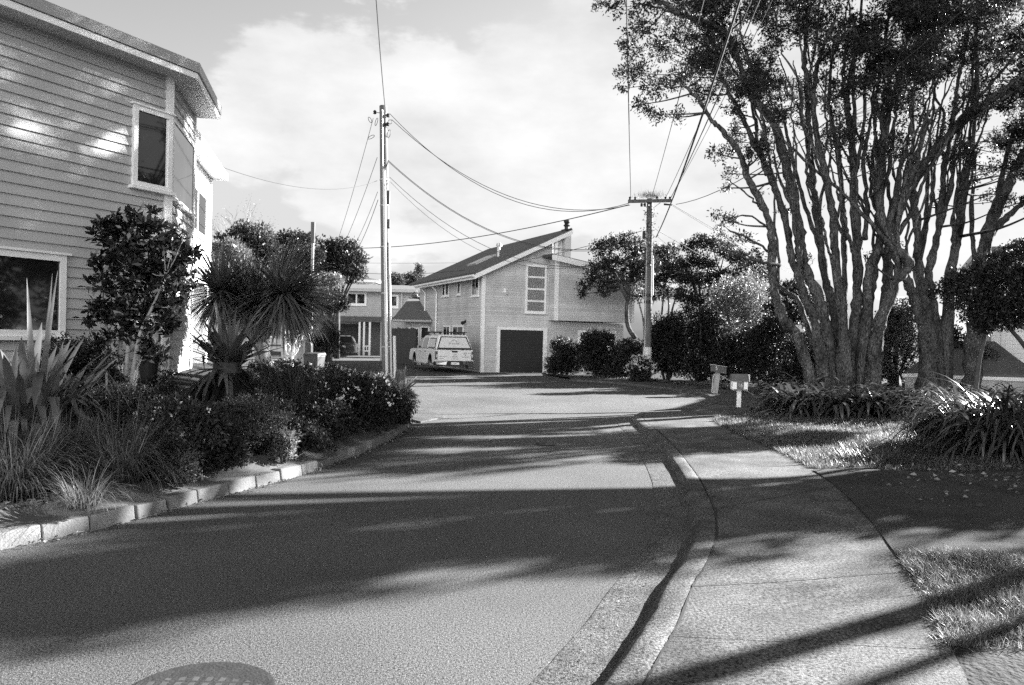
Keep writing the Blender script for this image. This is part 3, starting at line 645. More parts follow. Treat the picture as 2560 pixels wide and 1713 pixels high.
# ================================================================ MIDDLE HOUSE (gable end faces the street)
HX, HY = (1, 0, 0), (0, 1, 0)
def mid_house():
    O0 = G(1202, 931); rz = R_(23); Z0 = np.zeros(3)
    root = thing('garage_house', 'two storey weatherboard house with tall chimney, dark garage door and steep skillion roof', 'house', O0, rz)
    F = lambda x, z: (x, 0, z); fu, fn = np.array([1., 0, 0]), np.array([0, -1., 0]); lu, ln = np.array([0, 1., 0]), np.array([-1., 0, 0]); ru, rn = np.array([0, 1., 0]), np.array([1., 0, 0])
    sl = .482; zt = lambda x: 4.74 + sl * x
    # front wall
    mb = MB(); siding(mb, Z0, fu, fn, .0, 6.6, lambda z: (max(.05, (z - 4.74) / sl), 3.6 if z > 2.5 else 7.7), .115, .014); mb.build('front_wall', M_['paintmid'], root)
    mb = MB(); siding(mb, Z0, lu, ln, .0, 4.74, lambda z: (.05, 10.4), .115, .014); mb.build('side_wall', M_['paintmid'], root)
    mb = MB(); mb.poly_extrude([(.03, .03, -.2), (7.7, .03, -.2), (7.7, .03, 2.5), (3.55, .03, 2.5), (3.55, .03, zt(3.55) - .02), (.03, .03, 4.72)], (0, 10.4, 0)); mb.build('inner_wall', M_['paintmid'], root)
    # trim boards
    mb = MB(); mb.pbox(Z0, fu, fn, -.035, .13, 0, 4.78, 0, .034); mb.build('corner_board', M_['white'], root)
    mb = MB(); mb.pbox(Z0, lu, ln, 0, .13, 0, 4.7, 0, .03); mb.build('corner_board', M_['white'], root)
    # main roof
    n = np.array([-sl, 0, 1]) / math.hypot(sl, 1)
    P = lambda x, y, up=0.: np.array([x, y, zt(x) + .07]) + n * up
    mb = MB(); a = [P(-.5, -.36), P(4.5, -.36), P(4.5, 10.9), P(-.5, 10.9)]; b = [P(-.5, -.36, .13), P(4.5, -.36, .13), P(4.5, 10.9, .13), P(-.5, 10.9, .13)]; mb.hexa(a + b); rf = mb.build('roof', M_['roofdark'], root)
    mb = MB(); mb.hexa([P(.9, 3.2, .13), P(2.0, 3.2, .13), P(2.0, 4.6, .13), P(.9, 4.6, .13), P(.9, 3.2, .22), P(2.0, 3.2, .22), P(2.0, 4.6, .22), P(.9, 4.6, .22)]); mb.build('skylight', M_['galv'], rf)
    mb = MB(); mb.cyl(P(1.7, 2.2, .1), P(1.7, 2.2, .1) + (0, 0, .55), .09, .09, 10); mb.cyl(P(1.7, 2.2, .1) + (0, 0, .55), P(1.7, 2.2, .1) + (0, 0, .68), .15, .12, 10); mb.build('vent_pipe', M_['galv'], rf)
    mb = MB(); mb.hexa([(-.5, -.39, zt(-.5) - .12), (4.5, -.39, zt(4.5) - .12), (4.5, -.363, zt(4.5) - .12), (-.5, -.363, zt(-.5) - .12), (-.5, -.39, zt(-.5) + .10), (4.5, -.39, zt(4.5) + .10), (4.5, -.363, zt(4.5) + .10), (-.5, -.363, zt(-.5) + .10)]); mb.build('barge_board', M_['white'], root)
    mb = MB(); ze = zt(-.5); mb.box(-.53, -.503, -.36, 9.6, ze - .14, ze + .06); mb.tube([(-.59, -.3, ze + .02), (-.59, 9.6, ze - .01)], .06, 8); mb.build('gutter', M_['white'], root)
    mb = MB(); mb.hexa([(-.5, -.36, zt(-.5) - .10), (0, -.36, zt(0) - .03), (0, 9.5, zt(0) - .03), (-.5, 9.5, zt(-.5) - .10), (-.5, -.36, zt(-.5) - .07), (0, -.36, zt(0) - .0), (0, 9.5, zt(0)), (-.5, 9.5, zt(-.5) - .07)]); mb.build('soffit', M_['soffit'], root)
    for y in (6.9, 9.05):
        mb = MB(); mb.tube([(-.56, y, ze), (-.3, y, ze - .18), (-.09, y, ze - .4), (-.09, y, .1)], .045, 8); mb.build('downpipe', M_['white'], root)
    # post and open clerestory at the top, chimney
    mb = MB(); mb.box(3.6, 3.74, -.3, -.16, 5.72, zt(3.6) + .0); mb.build('post', M_['white'], root)
    mb = MB(); mb.hexa([(3.64, .02, 5.6), (4.3, .02, 5.6), (4.3, .06, 5.6), (3.64, .06, 5.6), (3.64, .02, zt(3.64)), (4.3, .02, zt(4.3)), (4.3, .06, zt(4.3)), (3.64, .06, zt(3.64))]); mb.build('clerestory_panel', M_['white'], root)
    mb = MB(); mb.box(4.12, 4.44, -.33, .05, 5.4, 6.95); ch = mb.build('chimney', M_['paintmid'], root)
    mb = MB(); mb.box(4.08, 4.48, -.36, .08, 6.92, 7.02); mb.cyl((4.28, -.14, 7.02), (4.28, -.14, 7.2), .11, .11, 12); mb.lathe((4.28, -.14, 7.18), (0, 0, 1), [(.14, 0), (.17, .04), (.10, .12), (.15, .2), (.16, .28), (.05, .33)], 14); mb.build('chimney_cowl', M_['black'], ch)
    # cantilevered bay on the right
    bz = lambda x: 5.5 - .15 * (x - 3.45); bx0, bx1, by = 3.45, 7.78, -.8; Ob = np.array([0, by, 0.])
    mb = MB(); siding(mb, Ob, fu, fn, 2.55, 5.5, lambda z: (bx0 + .05, bx1 if z < bz(bx1) else bx0 + (5.5 - z) / .15), .115, .014); mb.build('bay_wall', M_['paintmid'], root)
    mb = MB(); siding(mb, np.array([bx0, by, 0.]), lu, ln, 2.55, 5.5, lambda z: (.05, .9), .115, .014); mb.build('bay_side_wall', M_['paintmid'], root)
    mb = MB(); mb.poly_extrude([(bx0 + .02, by + .02, 2.54), (bx1 - .02, by + .02, 2.54), (bx1 - .02, by + .02, bz(bx1)), (bx0 + .02, by + .02, bz(bx0))], (0, 7, 0)); mb.build('bay_body', M_['paintmid'], root)
    mb = MB(); mb.pbox(Ob, fu, fn, bx0 - .03, bx0 + .13, 2.54, 5.5, 0, .035); mb.pbox(np.array([bx0, by, 0.]), lu, ln, 0, .12, 2.54, 5.48, 0, .03); mb.build('corner_board', M_['white'], root)
    mb = MB(); mb.pbox(Ob, fu, fn, bx1 - .1, bx1 + .03, 2.54, bz(bx1), 0, .035); mb.build('corner_board', M_['white'], root)
    Q = lambda x, y, up: (x, y, bz(x) + up)
    mb = MB(); mb.hexa([Q(3.05, -1.12, .02), Q(8.1, -1.12, .02), Q(8.1, 6.4, .02), Q(3.05, 6.4, .02), Q(3.05, -1.12, .14), Q(8.1, -1.12, .14), Q(8.1, 6.4, .14), Q(3.05, 6.4, .14)]); mb.build('bay_roof', M_['roofdark'], root)
    mb = MB(); mb.hexa([Q(3.05, -1.15, -.16), Q(8.1, -1.15, -.16), Q(8.1, -1.123, -.16), Q(3.05, -1.123, -.16), Q(3.05, -1.15, .10), Q(8.1, -1.15, .10), Q(8.1, -1.123, .10), Q(3.05, -1.123, .10)]); mb.build('bay_barge_board', M_['white'], root)
    # garage door
    mb = MB()
    mb.pbox(Z0, fu, fn, .77, .93, 0, 2.17, 0, .05); mb.pbox(Z0, fu, fn, 3.19, 3.41, 0, 2.17, 0, .05); mb.pbox(Z0, fu, fn, .93, 3.19, 2.04, 2.17, 0, .047); gf = mb.build('garage_door_frame', M_['white'], root)
    mb = MB(); z = .01; k = 0
    while z < 2.03:
        zz = min(z + .075, 2.035); mb.quad((.93, -.022, z), (3.19, -.022, z), (3.19, -.030, (z + zz) / 2), (.93, -.030, (z + zz) / 2)); mb.quad((.93, -.030, (z + zz) / 2), (3.19, -.030, (z + zz) / 2), (3.19, -.022, zz), (.93, -.022, zz)); z = zz
    mb.build('garage_door', M_['roller'], root)
    # windows
    window(root, Z0, Z0, fu, fn, 2.2, 3.3, 2.88, 5.21, .10, pane='glass', mh=(3.46, 4.04, 4.62), curtain=True, d=.05, bar=.085, label='tall four light window with net curtains')
    window(root, Z0, Z0, fu, fn, 5.1, 7.3, .85, 2.12, .14, mv=(5.75, 6.4), mh=(1.65,), d=.05, label='white window under the overhang')
    for (a, b, z0, z1, mv, mh, lab) in ((5.0, 5.5, 3.78, 4.62, (), (4.28,), 'left of the upper side windows'), (5.6, 6.1, 3.78, 4.62, (), (4.28,), 'upper side window next to the downpipe'), (3.12, 3.62, 3.78, 4.62, (), (4.28,), 'middle upper side window'), (.45, 1.45, 3.62, 4.68, (.95,), (4.3,), 'upper side window nearest the corner'),
                                         (4.65, 5.8, 1.0, 2.22, (5.2,), (), 'lower side window behind the ute'), (2.55, 4.2, 1.0, 2.22, (3.4,), (), 'wide lower side window behind the ute')):
        window(root, Z0, Z0, lu, ln, a, b, z0, z1, .08, mv=mv, mh=mh, d=.04, bar=.05, label=lab)
    for (x, z, wall) in ((1.12, 3.86, 0), (2.24, 2.39, 1)):
        mb = MB()
        if wall == 0: mb.box(x - .06, x + .06, -.06, 0, z - .02, z + .14); mb.cyl((x, -.06, z), (x, -.16, z - .1), .05, .09, 10)
        else: mb.box(-.06, 0, x - .06, x + .06, z - .02, z + .1); mb.cyl((-.06, x, z), (-.22, x - .1, z - .06), .05, .1, 10)
        mb.build('wall_lamp', M_['black' if wall else 'white'], root)
    # low wing at the back left with tiled roof
    wy = 8.3; Ow = np.array([0, wy, 0.])
    mb = MB(); siding(mb, Ow, fu, fn, 0, 2.45, lambda z: (-1.4, -.02), .115, .014); mb.build('wing_wall', M_['paintmid'], root)
    mb = MB(); mb.box(-1.38, -.04, wy + .03, wy + 6, -.1, 2.45); mb.build('wing_body', M_['paintmid'], root)
    mb = MB(); mb.poly_extrude([(-2.3, wy - .5, 2.42), (.0, wy - .5, 2.42), (.0, wy + 2.4, 3.7), (-.6, wy + 2.4, 3.7)], (0, 0, .12)); mb.build('wing_roof', M_['tile'], root)
    mb = MB(); mb.tube([(-2.3, wy - .57, 2.44), (-.1, wy - .57, 2.46)], .07, 8); mb.build('wing_gutter', M_['galv'], root)
    window(root, Z0, Ow, fu, fn, -1.25, -.62, .95, 2.1, .07, mv=(-1.07, -.80), mh=(1.6,), d=.05, bar=.05, label='small paned window of the low wing')
    mb = MB(); mb.pbox(Ow, fu, fn, -.5, -.12, .02, 2.1, 0, .03); d = mb.build('door', M_['inside'], root)
    mb = MB(); mb.pbox(Ow, fu, fn, -.56, -.505, 0, 2.18, 0, .06); mb.pbox(Ow, fu, fn, -.115, -.03, 0, 2.18, 0, .06); mb.pbox(Ow, fu, fn, -.505, -.115, 2.103, 2.18, 0, .058); mb.build('door_frame', M_['white'], d)
    return root
mid_house()

# ================================================================ HOUSE AT THE END OF THE DRIVE
def back_house():
    D = 62.; X = lambda px: (px - 1280) / FPX * D; xl_, xr_ = X(838), X(1045); zr_ = lambda py, px=920: float(W(px, py, D)[2])
    root = thing('garage_house', 'far two storey house with dark garage door and porch behind the power pole', 'house', ((xl_ + xr_) / 2, D, 0)); o = (root.location.x, D, 0)
    u, n = np.array([1., 0, 0]), np.array([0, -1., 0]); O = np.array([0, D, 0.]); zE = zr_(729); zJ = zr_(800); A = xl_ - 2.5
    mb = MB(); siding(mb, O + (0, -.7, 0), u, n, zJ, zE, lambda z: (A, xr_), .16, .02); mb.build('upper_wall', M_['paintfar'], root, o)
    mb = MB(); mb.box(A, xr_ - .02, D - .66, D + 8, zJ, zE); mb.box(A, xr_ - .5, D + .05, D + 8, -.1, zJ); mb.build('body', M_['paintfar'], root, o)
    mb = MB(); mb.box(A - .4, xr_ + .5, D - 1.3, D + 8.5, zE + .02, zE + .16); mb.poly_extrude([(A - .4, D - 1.3, zE + .16), (A - .4, D + 8.5, zE + .16), (A - .4, D + 3.5, zE + .75)], (xr_ - A + .9, 0, 0)); mb.build('roof', M_['tile'], root, o)
    mb = MB(); mb.box(A - .4, xr_ + .5, D - 1.33, D - 1.305, zE - .06, zE + .15); mb.build('fascia', M_['soffit'], root, o)
    mb = MB(); mb.poly_extrude([(A, D - .75, zJ + .25), (A, D - 1.6, zJ - .12), (A, D - 1.6, zJ - .18), (A, D - .75, zJ - .02)], (xr_ - A, 0, 0)); mb.build('porch_roof', M_['tile'], root, o)
    x0, x1 = X(830), X(897); mb = MB(); z = 0.
    while z < 2.3: mb.quad((x0, D - .0, z), (x1, D - .0, z), (x1, D - .03, z + .15), (x0, D - .03, z + .15)); mb.quad((x0, D - .03, z + .15), (x1, D - .03, z + .15), (x1, D, z + .17), (x0, D, z + .17)); z += .17
    mb.build('garage_door', M_['fence'], root, o)
    mb = MB(); mb.box(x0 - .22, x0 - .02, D - .1, D + .05, 0, zJ - .03); mb.box(x1 + .02, x1 + .16, D - .1, D + .05, 0, zJ - .03); mb.box(x0 - .22, x1 + .16, D - .1, D + .05, zJ - .029, zJ - .01); mb.build('garage_door_frame', M_['soffit'], root, o)
    mb = MB(); mb.box(x1 + .2, xr_ - .52, D + .02, D + .06, 0, zJ - .02); mb.build('porch_wall', M_['roofdark'], root, o)
    for px in (908, 919, 933): mb = MB(); mb.box(X(px) - .07, X(px) + .07, D - 1.55, D - 1.41, 0, zJ - .15); mb.build('porch_post', M_['white'], root, o)
    mb = MB(); mb.box(X(920), X(932), D - 1.5, D - 1.45, .3, .4); mb.box(X(920), X(932), D - 1.5, D - 1.45, .68, .76); mb.box(X(925), X(927), D - 1.5, D - 1.45, .39, .69); mb.build('porch_gate', M_['white'], root, o)
    Ow = O + (0, -.7, 0)
    window(root, o, Ow, u, n, X(868), X(919), zr_(765), zr_(732), .16, mv=(X(894),), d=.06, bar=.12, pane='carglass', label='wide upper window left of the pole')
    window(root, o, Ow, u, n, X(970), X(998), zr_(769), zr_(736), .16, d=.06, pane='carglass', label='upper window right of the pole')
    mb = MB(); mb.tube([(X(1006), D - .8, zE), (X(1006), D - .8, zJ - .3)], .09, 8); mb.build('downpipe', M_['galv'], root, o)
    mb = MB(); mb.box(xr_ - .14, xr_ + .03, D - .76, D - .6, zJ, zE); mb.build('corner_board', M_['white'], root, o)
back_house()
def far_house():
    D = 95.; c = W(885, 700, D); root = thing('white_house', 'white house top with pale roof showing over the far roofs', 'house', (c[0], D, 0)); o = (c[0], D, 0)
    zb, zw, zt = float(W(890, 722, D)[2]), float(W(890, 704, D)[2]), float(W(890, 676, D)[2]); x0, x1 = c[0] - 3.2, c[0] + 2.2
    mb = MB(); mb.box(x0, x1, D, D + 7, 0, zw); mb.build('wall', M_['white'], root, o)
    mb = MB(); mb.poly_extrude([(x0 - 2, D - .6, zw + .4), (x1 + .9, D - .6, zw - .0), (x1 + .9, D - .6, zw + .22), (x0 - 2, D - .6, zt + .3)], (0, 8, 0)); mb.build('roof', M_['roofmetal'], root, o)
    mb = MB(); mb.box(x0 - 2, x1 + 1, D - .8, D - .63, zw - .1, zw + .2); mb.build('fascia', M_['white'], root, o)
    mb = MB(); mb.box(x1 - 1.5, x1 - .8, D - .05, D + .02, zb + .1, zw - .2); mb.build('window', M_['glassdark'], root, o)
far_house()
def side_garage():
    D = 33.; X = lambda px: (px - 1280) / FPX * D; z = lambda py: float(W(730, py, D)[2]); root = thing('side_garage', 'low weatherboard garage with dark open doorway beyond the flax', 'garage', (X(710), D, 0)); o = tuple(root.location)
    u, n = np.array([1., 0, 0]), np.array([0, -1., 0]); O = np.array([0, D, 0.]); zt = z(830)
    mb = MB(); siding(mb, O, u, n, 0, zt, lambda q: (X(704), X(751)), .13, .018); siding(mb, O, u, n, z(848), zt, lambda q: (X(640), X(704)), .13, .018); siding(mb, O, u, n, 0, z(848), lambda q: (X(560), X(668)), .13, .018); mb.build('wall', M_['paintgrey'], root, o)
    mb = MB(); mb.box(X(560), X(668) - .03, D + .03, D + .2, -.1, zt); mb.box(X(704), X(751), D + .03, D + 6, -.1, zt); mb.box(X(668), X(704), D + .03, D + 6, z(846), zt); mb.build('inner_wall', M_['paintfar'], root, o)
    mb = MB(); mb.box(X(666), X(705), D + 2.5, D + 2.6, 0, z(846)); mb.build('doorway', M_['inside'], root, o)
    mb = MB(); mb.box(X(555), X(760), D - .4, D + 6.3, zt + .01, zt + .12); mb.build('roof', M_['roofmetal'], root, o)
    mb = MB(); mb.box(X(655), X(690), D - .35, D - .3, z(845), z(842)); mb.box(X(655), X(690), D - .35, D - .3, z(836), z(833))
    for px in (656, 668, 680, 689): mb.box(X(px) - .03, X(px) + .03, D - .35, D - .3, z(845) + .001, z(833))
    mb.build('railing', M_['white'], root, o)
    mb = MB(); mb.box(X(749), X(767), D - .25, D + .02, 0, zt + .0); mb.build('pillar', M_['brick'], root, o)
side_garage()
def right_house():
    D = 27.; X = lambda px: (px - 1280) / FPX * D; root = thing('weatherboard_house', 'pale weatherboard house with lean-to roof glimpsed behind the right hand trees', 'house', (X(2640), D, .3)); o = tuple(root.location)
    u, n = np.array([.9, -.436, 0]), np.array([-.436, -.9, 0]); O = np.array([X(2478), D, 0.]); z = lambda py: float(W(2500, py, D)[2])
    mb = MB(); siding(mb, O, u, n, .2, 4.9, lambda q: (0, 9), .15, .02); mb.build('wall', M_['white'], root, o)
    mb = MB(); mb.poly_extrude([O + n * -.03 + (0, 0, .1), O + u * 9 - n * .03 + (0, 0, .1), O + u * 9 - n * 7 + (0, 0, .1), O - n * 7 + (0, 0, .1)], (0, 0, 4.8)); mb.build('inner_wall', M_['paintgrey'], root, o)
    mb = MB(); mb.poly_extrude([O + n * .5 - u * .5 + (0, 0, 4.9), O + u * 9.5 + n * .5 + (0, 0, 4.9), O + u * 9.5 - n * 7.5 + (0, 0, 4.9), O - n * 7.5 - u * .5 + (0, 0, 4.9)], (0, 0, .2)); mb.build('roof', M_['roofmetal'], root, o)
    mb = MB(); mb.pbox(O, u, n, .28, .42, .2, 4.88, 0, .05); mb.build('corner_board', M_['white'], root, o)
    a = O + n * 2.4; zz = z(936); zk = z(893)
    mb = MB(); mb.poly_extrude([a - u * 2.6 + (0, 0, zz), a + u * 1.1 + (0, 0, zz), O + n * .05 + u * .1 + (0, 0, zk + .45), O + n * .05 - u * 1.3 + (0, 0, zk + .45)], (0, 0, .08)); mb.build('lean_to_roof', M_['roofdark'], root, o)
    mb = MB(); mb.pbox(a, u, n, -2.6, 6, .2, zz - .02, -.05, .0); mb.build('lean_to_wall', M_['paintgrey'], root, o)
    mb = MB(); mb.pbox(a, u, n, -2.7, 6, zz - .12, zz - .01, .001, .06); mb.build('fascia', M_['white'], root, o)
right_house()
# paling fence
def paling_fence():
    a, b = W(972, 900, 45.5), W(1036, 900, 44.); L = np.linalg.norm((b - a)[:2]); t = thing('paling_fence', 'dark timber paling fence between the two garages', 'fence', (a[0], a[1], 0), math.atan2(b[1] - a[1], b[0] - a[0]))
    mb = MB(); x = 0
    while x < L: w = random.uniform(.13, .15); mb.box(x, x + w, -.01, .012, .03, 2.05 + random.uniform(-.04, .04)); x += w + .006
    mb.build('palings', M_['fence'], t)
    mb = MB(); mb.box(0, L, .013, .06, .4, .5); mb.box(0, L, .013, .06, 1.6, 1.7); mb.build('rail', M_['fence'], t)
    for x in (0.05, L / 2, L - .05): mb = MB(); mb.box(x - .05, x + .05, .061, .16, 0, 2.0); mb.build('post', M_['fence'], t)
paling_fence()

# ================================================================ VEHICLES
def wheel(root, x, y, r, w, side):
    c = np.array([x, y, r]); mb = MB(); ax = (1, 0, 0)
    mb.lathe(c - np.array([w / 2, 0, 0]), ax, [(r * .58, .0), (r * .93, .0), (r, .03), (r, w - .03), (r * .93, w), (r * .58, w)], 24); wobj = mb.build('wheel', M_['rubber'], root, smooth=False)
    mb = MB(); xo = side * (w / 2 + .004)
    mb.lathe(c + np.array([xo - side * .03, 0, 0]), (side, 0, 0), [(r * .58, 0), (r * .56, .025), (.06, .02)], 20)
    for k in range(6):
        a = k * math.pi / 3; e = np.array([0, math.cos(a), math.sin(a)]); f = np.array([0, -math.sin(a), math.cos(a)])
        p = c + np.array([xo, 0, 0]); mb.poly_extrude([p + e * .04 + f * .03, p + e * r * .58 + f * .035, p + e * r * .58 - f * .035, p + e * .04 - f * .03], (side * .015, 0, 0))
    mb.build('rim', M_['rim'], wobj)
def side_body(mb, prof, hw_lo, hw_hi, zl_, zh_):
    """extrude a side profile [(y,z)] across x, with half width depending on z"""
    hw = lambda z: hw_lo + (hw_hi - hw_lo) * min(1, max(0, (z - zl_) / (zh_ - zl_)))
    n = len(prof); b = len(mb.v)
    for s in (-1, 1): mb.v += [(s * hw(z), y, z) for y, z in prof]
    mb.f.append(tuple(b + i for i in range(n))); mb.f.append(tuple(b + n + i for i in range(n))[::-1]); mb.m += [0, 0]
    for i in range(n): j = (i + 1) % n; mb.f.append((b + j, b + i, b + n + i, b + n + j)); mb.m.append(0)
def arc(cy, r, zb, k=9): return [(cy + r * math.cos(a), zb + r * math.sin(a)) for a in np.linspace(0, math.pi, k)]
def glyphs(mb, P, n, h, rng_):  # rows of tiny stroke marks too small to read
    x = 0
    for w in n:
        for c in range(w):
            cw = h * .55
            for s in range(rng_.randint(2, 3)):
                if rng_.random() < .5: mb.box(*P(x + rng_.choice((0, cw * .6)), x + rng_.choice((0, cw * .6)) + .0, 0)) if False else None
            P(mb, x, cw, h); x += cw * 1.25
        x += h * .6
def ute():
    p = (G(1081, 930) + G(1163, 932)) / 2; rz = R_(20)
    fwd = np.array([-math.sin(rz), math.cos(rz), 0]); loc = np.array([p[0], p[1], 0]) + fwd * .15
    t = thing('ute', 'white double cab ute with lettered canopy and roof rack, parked by the weatherboard house', 'ute', loc, rz)
    # origin under the rear axle, +y forward
    R1 = .37; wb = 3.15
    prof = [(-1.05, .55), (-1.06, 1.03), (-1.03, 1.06), (2.2, 1.06), (3.3, 1.06), (4.05, .98), (4.2, .8), (4.22, .45), (wb + .46, .42)] + [(y, z) for y, z in arc(wb, .44, .42)][1:-1] + [(wb - .46, .40), (.46, .40)] + [(y, z) for y, z in arc(0, .44, .42)][1:-1] + [(-.46, .42)]
    mb = MB(); side_body(mb, prof, .90, .87, .4, 1.06); mb.build('body', M_['carwhite'], t, bevel=.03)
    for y in (0, wb):
        mb = MB(); aa = np.linspace(0, math.pi, 13)
        for a0, a1 in zip(aa[:-1], aa[1:]): mb.quad((-.87, y + .432 * math.cos(a0), .405 + .432 * math.sin(a0)), (.87, y + .432 * math.cos(a0), .405 + .432 * math.sin(a0)), (.87, y + .432 * math.cos(a1), .405 + .432 * math.sin(a1)), (-.87, y + .432 * math.cos(a1), .405 + .432 * math.sin(a1)))
        mb.box(-.6, .6, y - .43, y + .43, .3, .8); mb.build('wheel_arch', M_['black'], t)
    def loft(name, rb, rt, zb, zt, mat, bev=.05):
        mb = MB(); (y0, y1, w0, w1), (a0, a1, b0, b1) = rb, rt
        mb.hexa([(-w0, y0, zb), (w0, y0, zb), (w1, y1, zb), (-w1, y1, zb), (-b0, a0, zt), (b0, a0, zt), (b1, a1, zt), (-b1, a1, zt)]); return mb.build(name, mat, t, bevel=bev)
    loft('canopy', (-1.04, .62, .86, .86), (-.78, .62, .68, .70), 1.063, 1.74, M_['carwhite'], .07)
    loft('cab', (.63, 3.0, .86, .84), (.66, 1.95, .70, .62), 1.063, 1.70, M_['carwhite'], .09)
    # rear canopy window : black surround with pale pane
    def rear(name, w0, w1, z0, z1, d, mat, par=None):
        yk = lambda z: -1.04 + (z - 1.063) / (1.74 - 1.063) * .26 - d
        mb = MB(); mb.hexa([(-w0, yk(z0), z0), (w0, yk(z0), z0), (w0, yk(z0) + .03, z0), (-w0, yk(z0) + .03, z0), (-w1, yk(z1), z1), (w1, yk(z1), z1), (w1, yk(z1) + .03, z1), (-w1, yk(z1) + .03, z1)]); return mb.build(name, mat, par or t)
    rw = rear('rear_window', .82, .60, 1.07, 1.66, .012, M_['black']); rear('pane', .74, .56, 1.15, 1.615, .018, M_['conduit'], rw)
    mb = MB(); rr = random.Random(4)
    def strokes(x0, z0, words, h, yf):
        x = x0
        for wd in words:
            for c in range(wd):
                cw = h * .5; k = rr.randint(0, 3)
                y = yf(z0)
                mb.box(x, x + cw * .22, y - .004, y, z0, z0 + h * rr.choice((.65, 1)))
                if k: mb.box(x + cw * .6, x + cw * .82, y - .004, y, z0, z0 + h * .65)
                if k > 1: mb.box(x + cw * .221, x + cw * .599, y - .0035, y, z0 + h * .45, z0 + h * .6)
                x += cw * 1.2
            x += h * .5
    yw = lambda z: -1.04 + (z - 1.063) / .677 * .26 - .020
    strokes(-.24, 1.30, (2, 7), .085, yw)
    for s in (-1, 1): mb.hexa([(0 - .012, yw(1.52) - .004, 1.52), (0 + .012, yw(1.52) - .004, 1.52), (s * .15 + .012, yw(1.42) - .004, 1.42), (s * .15 - .012, yw(1.42) - .004, 1.42), (0 - .012, yw(1.52), 1.525), (.012, yw(1.52), 1.525), (s * .15 + .012, yw(1.42), 1.425), (s * .15 - .012, yw(1.42), 1.425)])
    mb.build('window_lettering', M_['signink'], rw)
    mb = MB(); mb.box(-.78, .78, -1.075, -1.03, .55, 1.035); tg = mb.build('tailgate', M_['carwhite'], t, bevel=.015)
    mb = MB(); ytg = lambda z: -1.076
    strokes(-.70, .735, (4, 5), .055, ytg); strokes(.0 - .12, .725, (9,), .055, ytg); strokes(.34, .715, (4, 6), .055, ytg); strokes(-.72, .64, (8,), .045, ytg); strokes(-.15, .63, (2, 9), .045, ytg); strokes(.60, .59, (2,), .04, ytg)
    mb.box(-.07, .09, -1.080, -1.076, .83, .85)
    for k in range(10):
        a = math.pi * k / 9; mb.box(.50 + .07 * math.cos(a) - .012, .50 + .07 * math.cos(a) + .012, -1.080, -1.076, .87 + .055 * math.sin(a), .89 + .055 * math.sin(a)); mb.box(.68 + .055 * math.cos(a) - .01, .68 + .055 * math.cos(a) + .01, -1.080, -1.076, .89 + .03 * math.sin(a), .905 + .03 * math.sin(a))
    mb.box(.48, .52, -1.080, -1.076, .80, .86)
    mb.build('lettering', M_['signink'], tg)
    mb = MB(); mb.poly_extrude([(-.16, -1.076, 1.02), (.16, -1.076, 1.02), (.11, -1.076, .94), (-.11, -1.076, .94)], (0, -.015, 0)); mb.build('handle', M_['black'], tg)
    for s in (-1, 1):
        mb = MB(); mb.box(min(s * .79, s * .895), max(s * .79, s * .895), -1.085, -.98, .62, 1.0); tl = mb.build('tail_light', M_['taillamp'], t, bevel=.015)
        mb = MB(); mb.box(min(s * .80, s * .85), max(s * .80, s * .85), -1.092, -1.084, .72, .86); mb.build('lens', M_['conduit'], tl)
        mb = MB(); mb.poly_extrude([(s * .42, -1.2, .36), (s * .88, -1.16, .40), (s * .90, -1.16, .55), (s * .36, -1.2, .55)], (0, .16, 0)); mb.build('bumper', M_['chrome'], t, bevel=.015)
    mb = MB(); mb.box(-.40, .40, -1.17, -1.0, .34, .54); mb.box(-.85, .85, -1.12, -1.0, .53, .56); mb.cyl((0, -1.15, .36), (0, -1.28, .36), .025); mb.build('tow_step', M_['black'], t)
    mb = MB(); mb.box(-.19, .19, -1.185, -1.172, .39, .50); pl = mb.build('number_plate', M_['white'], t)
    mb = MB(); strokes(-.16, .41, (6,), .07, lambda z: -1.186); mb.build('plate_characters', M_['signink'], pl)
    # side windows and doors
    for s in (-1, 1):
        xs = lambda z: s * (.86 - (z - 1.063) / .64 * .165 + .006)
        def sidepane(name, pts, mat, d=.0, par=None):
            mb = MB(); pp = [(xs(z) + s * d, y, z) for y, z in pts]; mb.poly_extrude(pp if s < 0 else pp[::-1], (s * .008, 0, 0)); return mb.build(name, mat, par or t)
        wn = sidepane('side_window', [(-.80, 1.12), (.5, 1.12), (.5, 1.58), (-.62, 1.58)], M_['black']); sidepane('pane', [(-.72, 1.16), (.45, 1.16), (.45, 1.54), (-.57, 1.54)], M_['conduit'], .009, wn)
        dw = sidepane('side_window', [(.75, 1.12), (2.75, 1.10), (2.05, 1.56), (.80, 1.58)], M_['carglass']); sidepane('pillar', [(1.62, 1.10), (1.72, 1.10), (1.70, 1.58), (1.62, 1.58)], M_['carwhite'], .009, dw)
        for y0, y1 in ((.72, 1.64), (1.68, 2.72)):
            mb = MB(); mb.box(min(s * .885, s * .893), max(s * .885, s * .893), y0, y1, .5, 1.03); dr = mb.build('door', M_['carwhite'], t, bevel=.004)
            mb = MB(); mb.box(min(s * .894, s * .915), max(s * .894, s * .915), y0 + .06, y0 + .24, .92, .95); mb.build('handle', M_['black'], dr)
        mb = MB(); mb.box(min(s * .9, s * 1.08), max(s * .9, s * 1.08), 2.45, 2.55, 1.05, 1.22); mb.build('mirror', M_['black'], t, bevel=.03)
        mb = MB(); mb.box(min(s * .86, s * .98), max(s * .86, s * .98), .62, 2.55, .36, .41); mb.build('side_step', M_['galv'], t)
        for y in (0, wb): wheel(t, s * .80, y, R1, .25, s)
        mb = MB(); mb.tube([(s * .56, -.7, 1.83), (s * .56, 1.85, 1.85)], .028, 8); rk = mb.build('roof_rack', M_['black'], t)
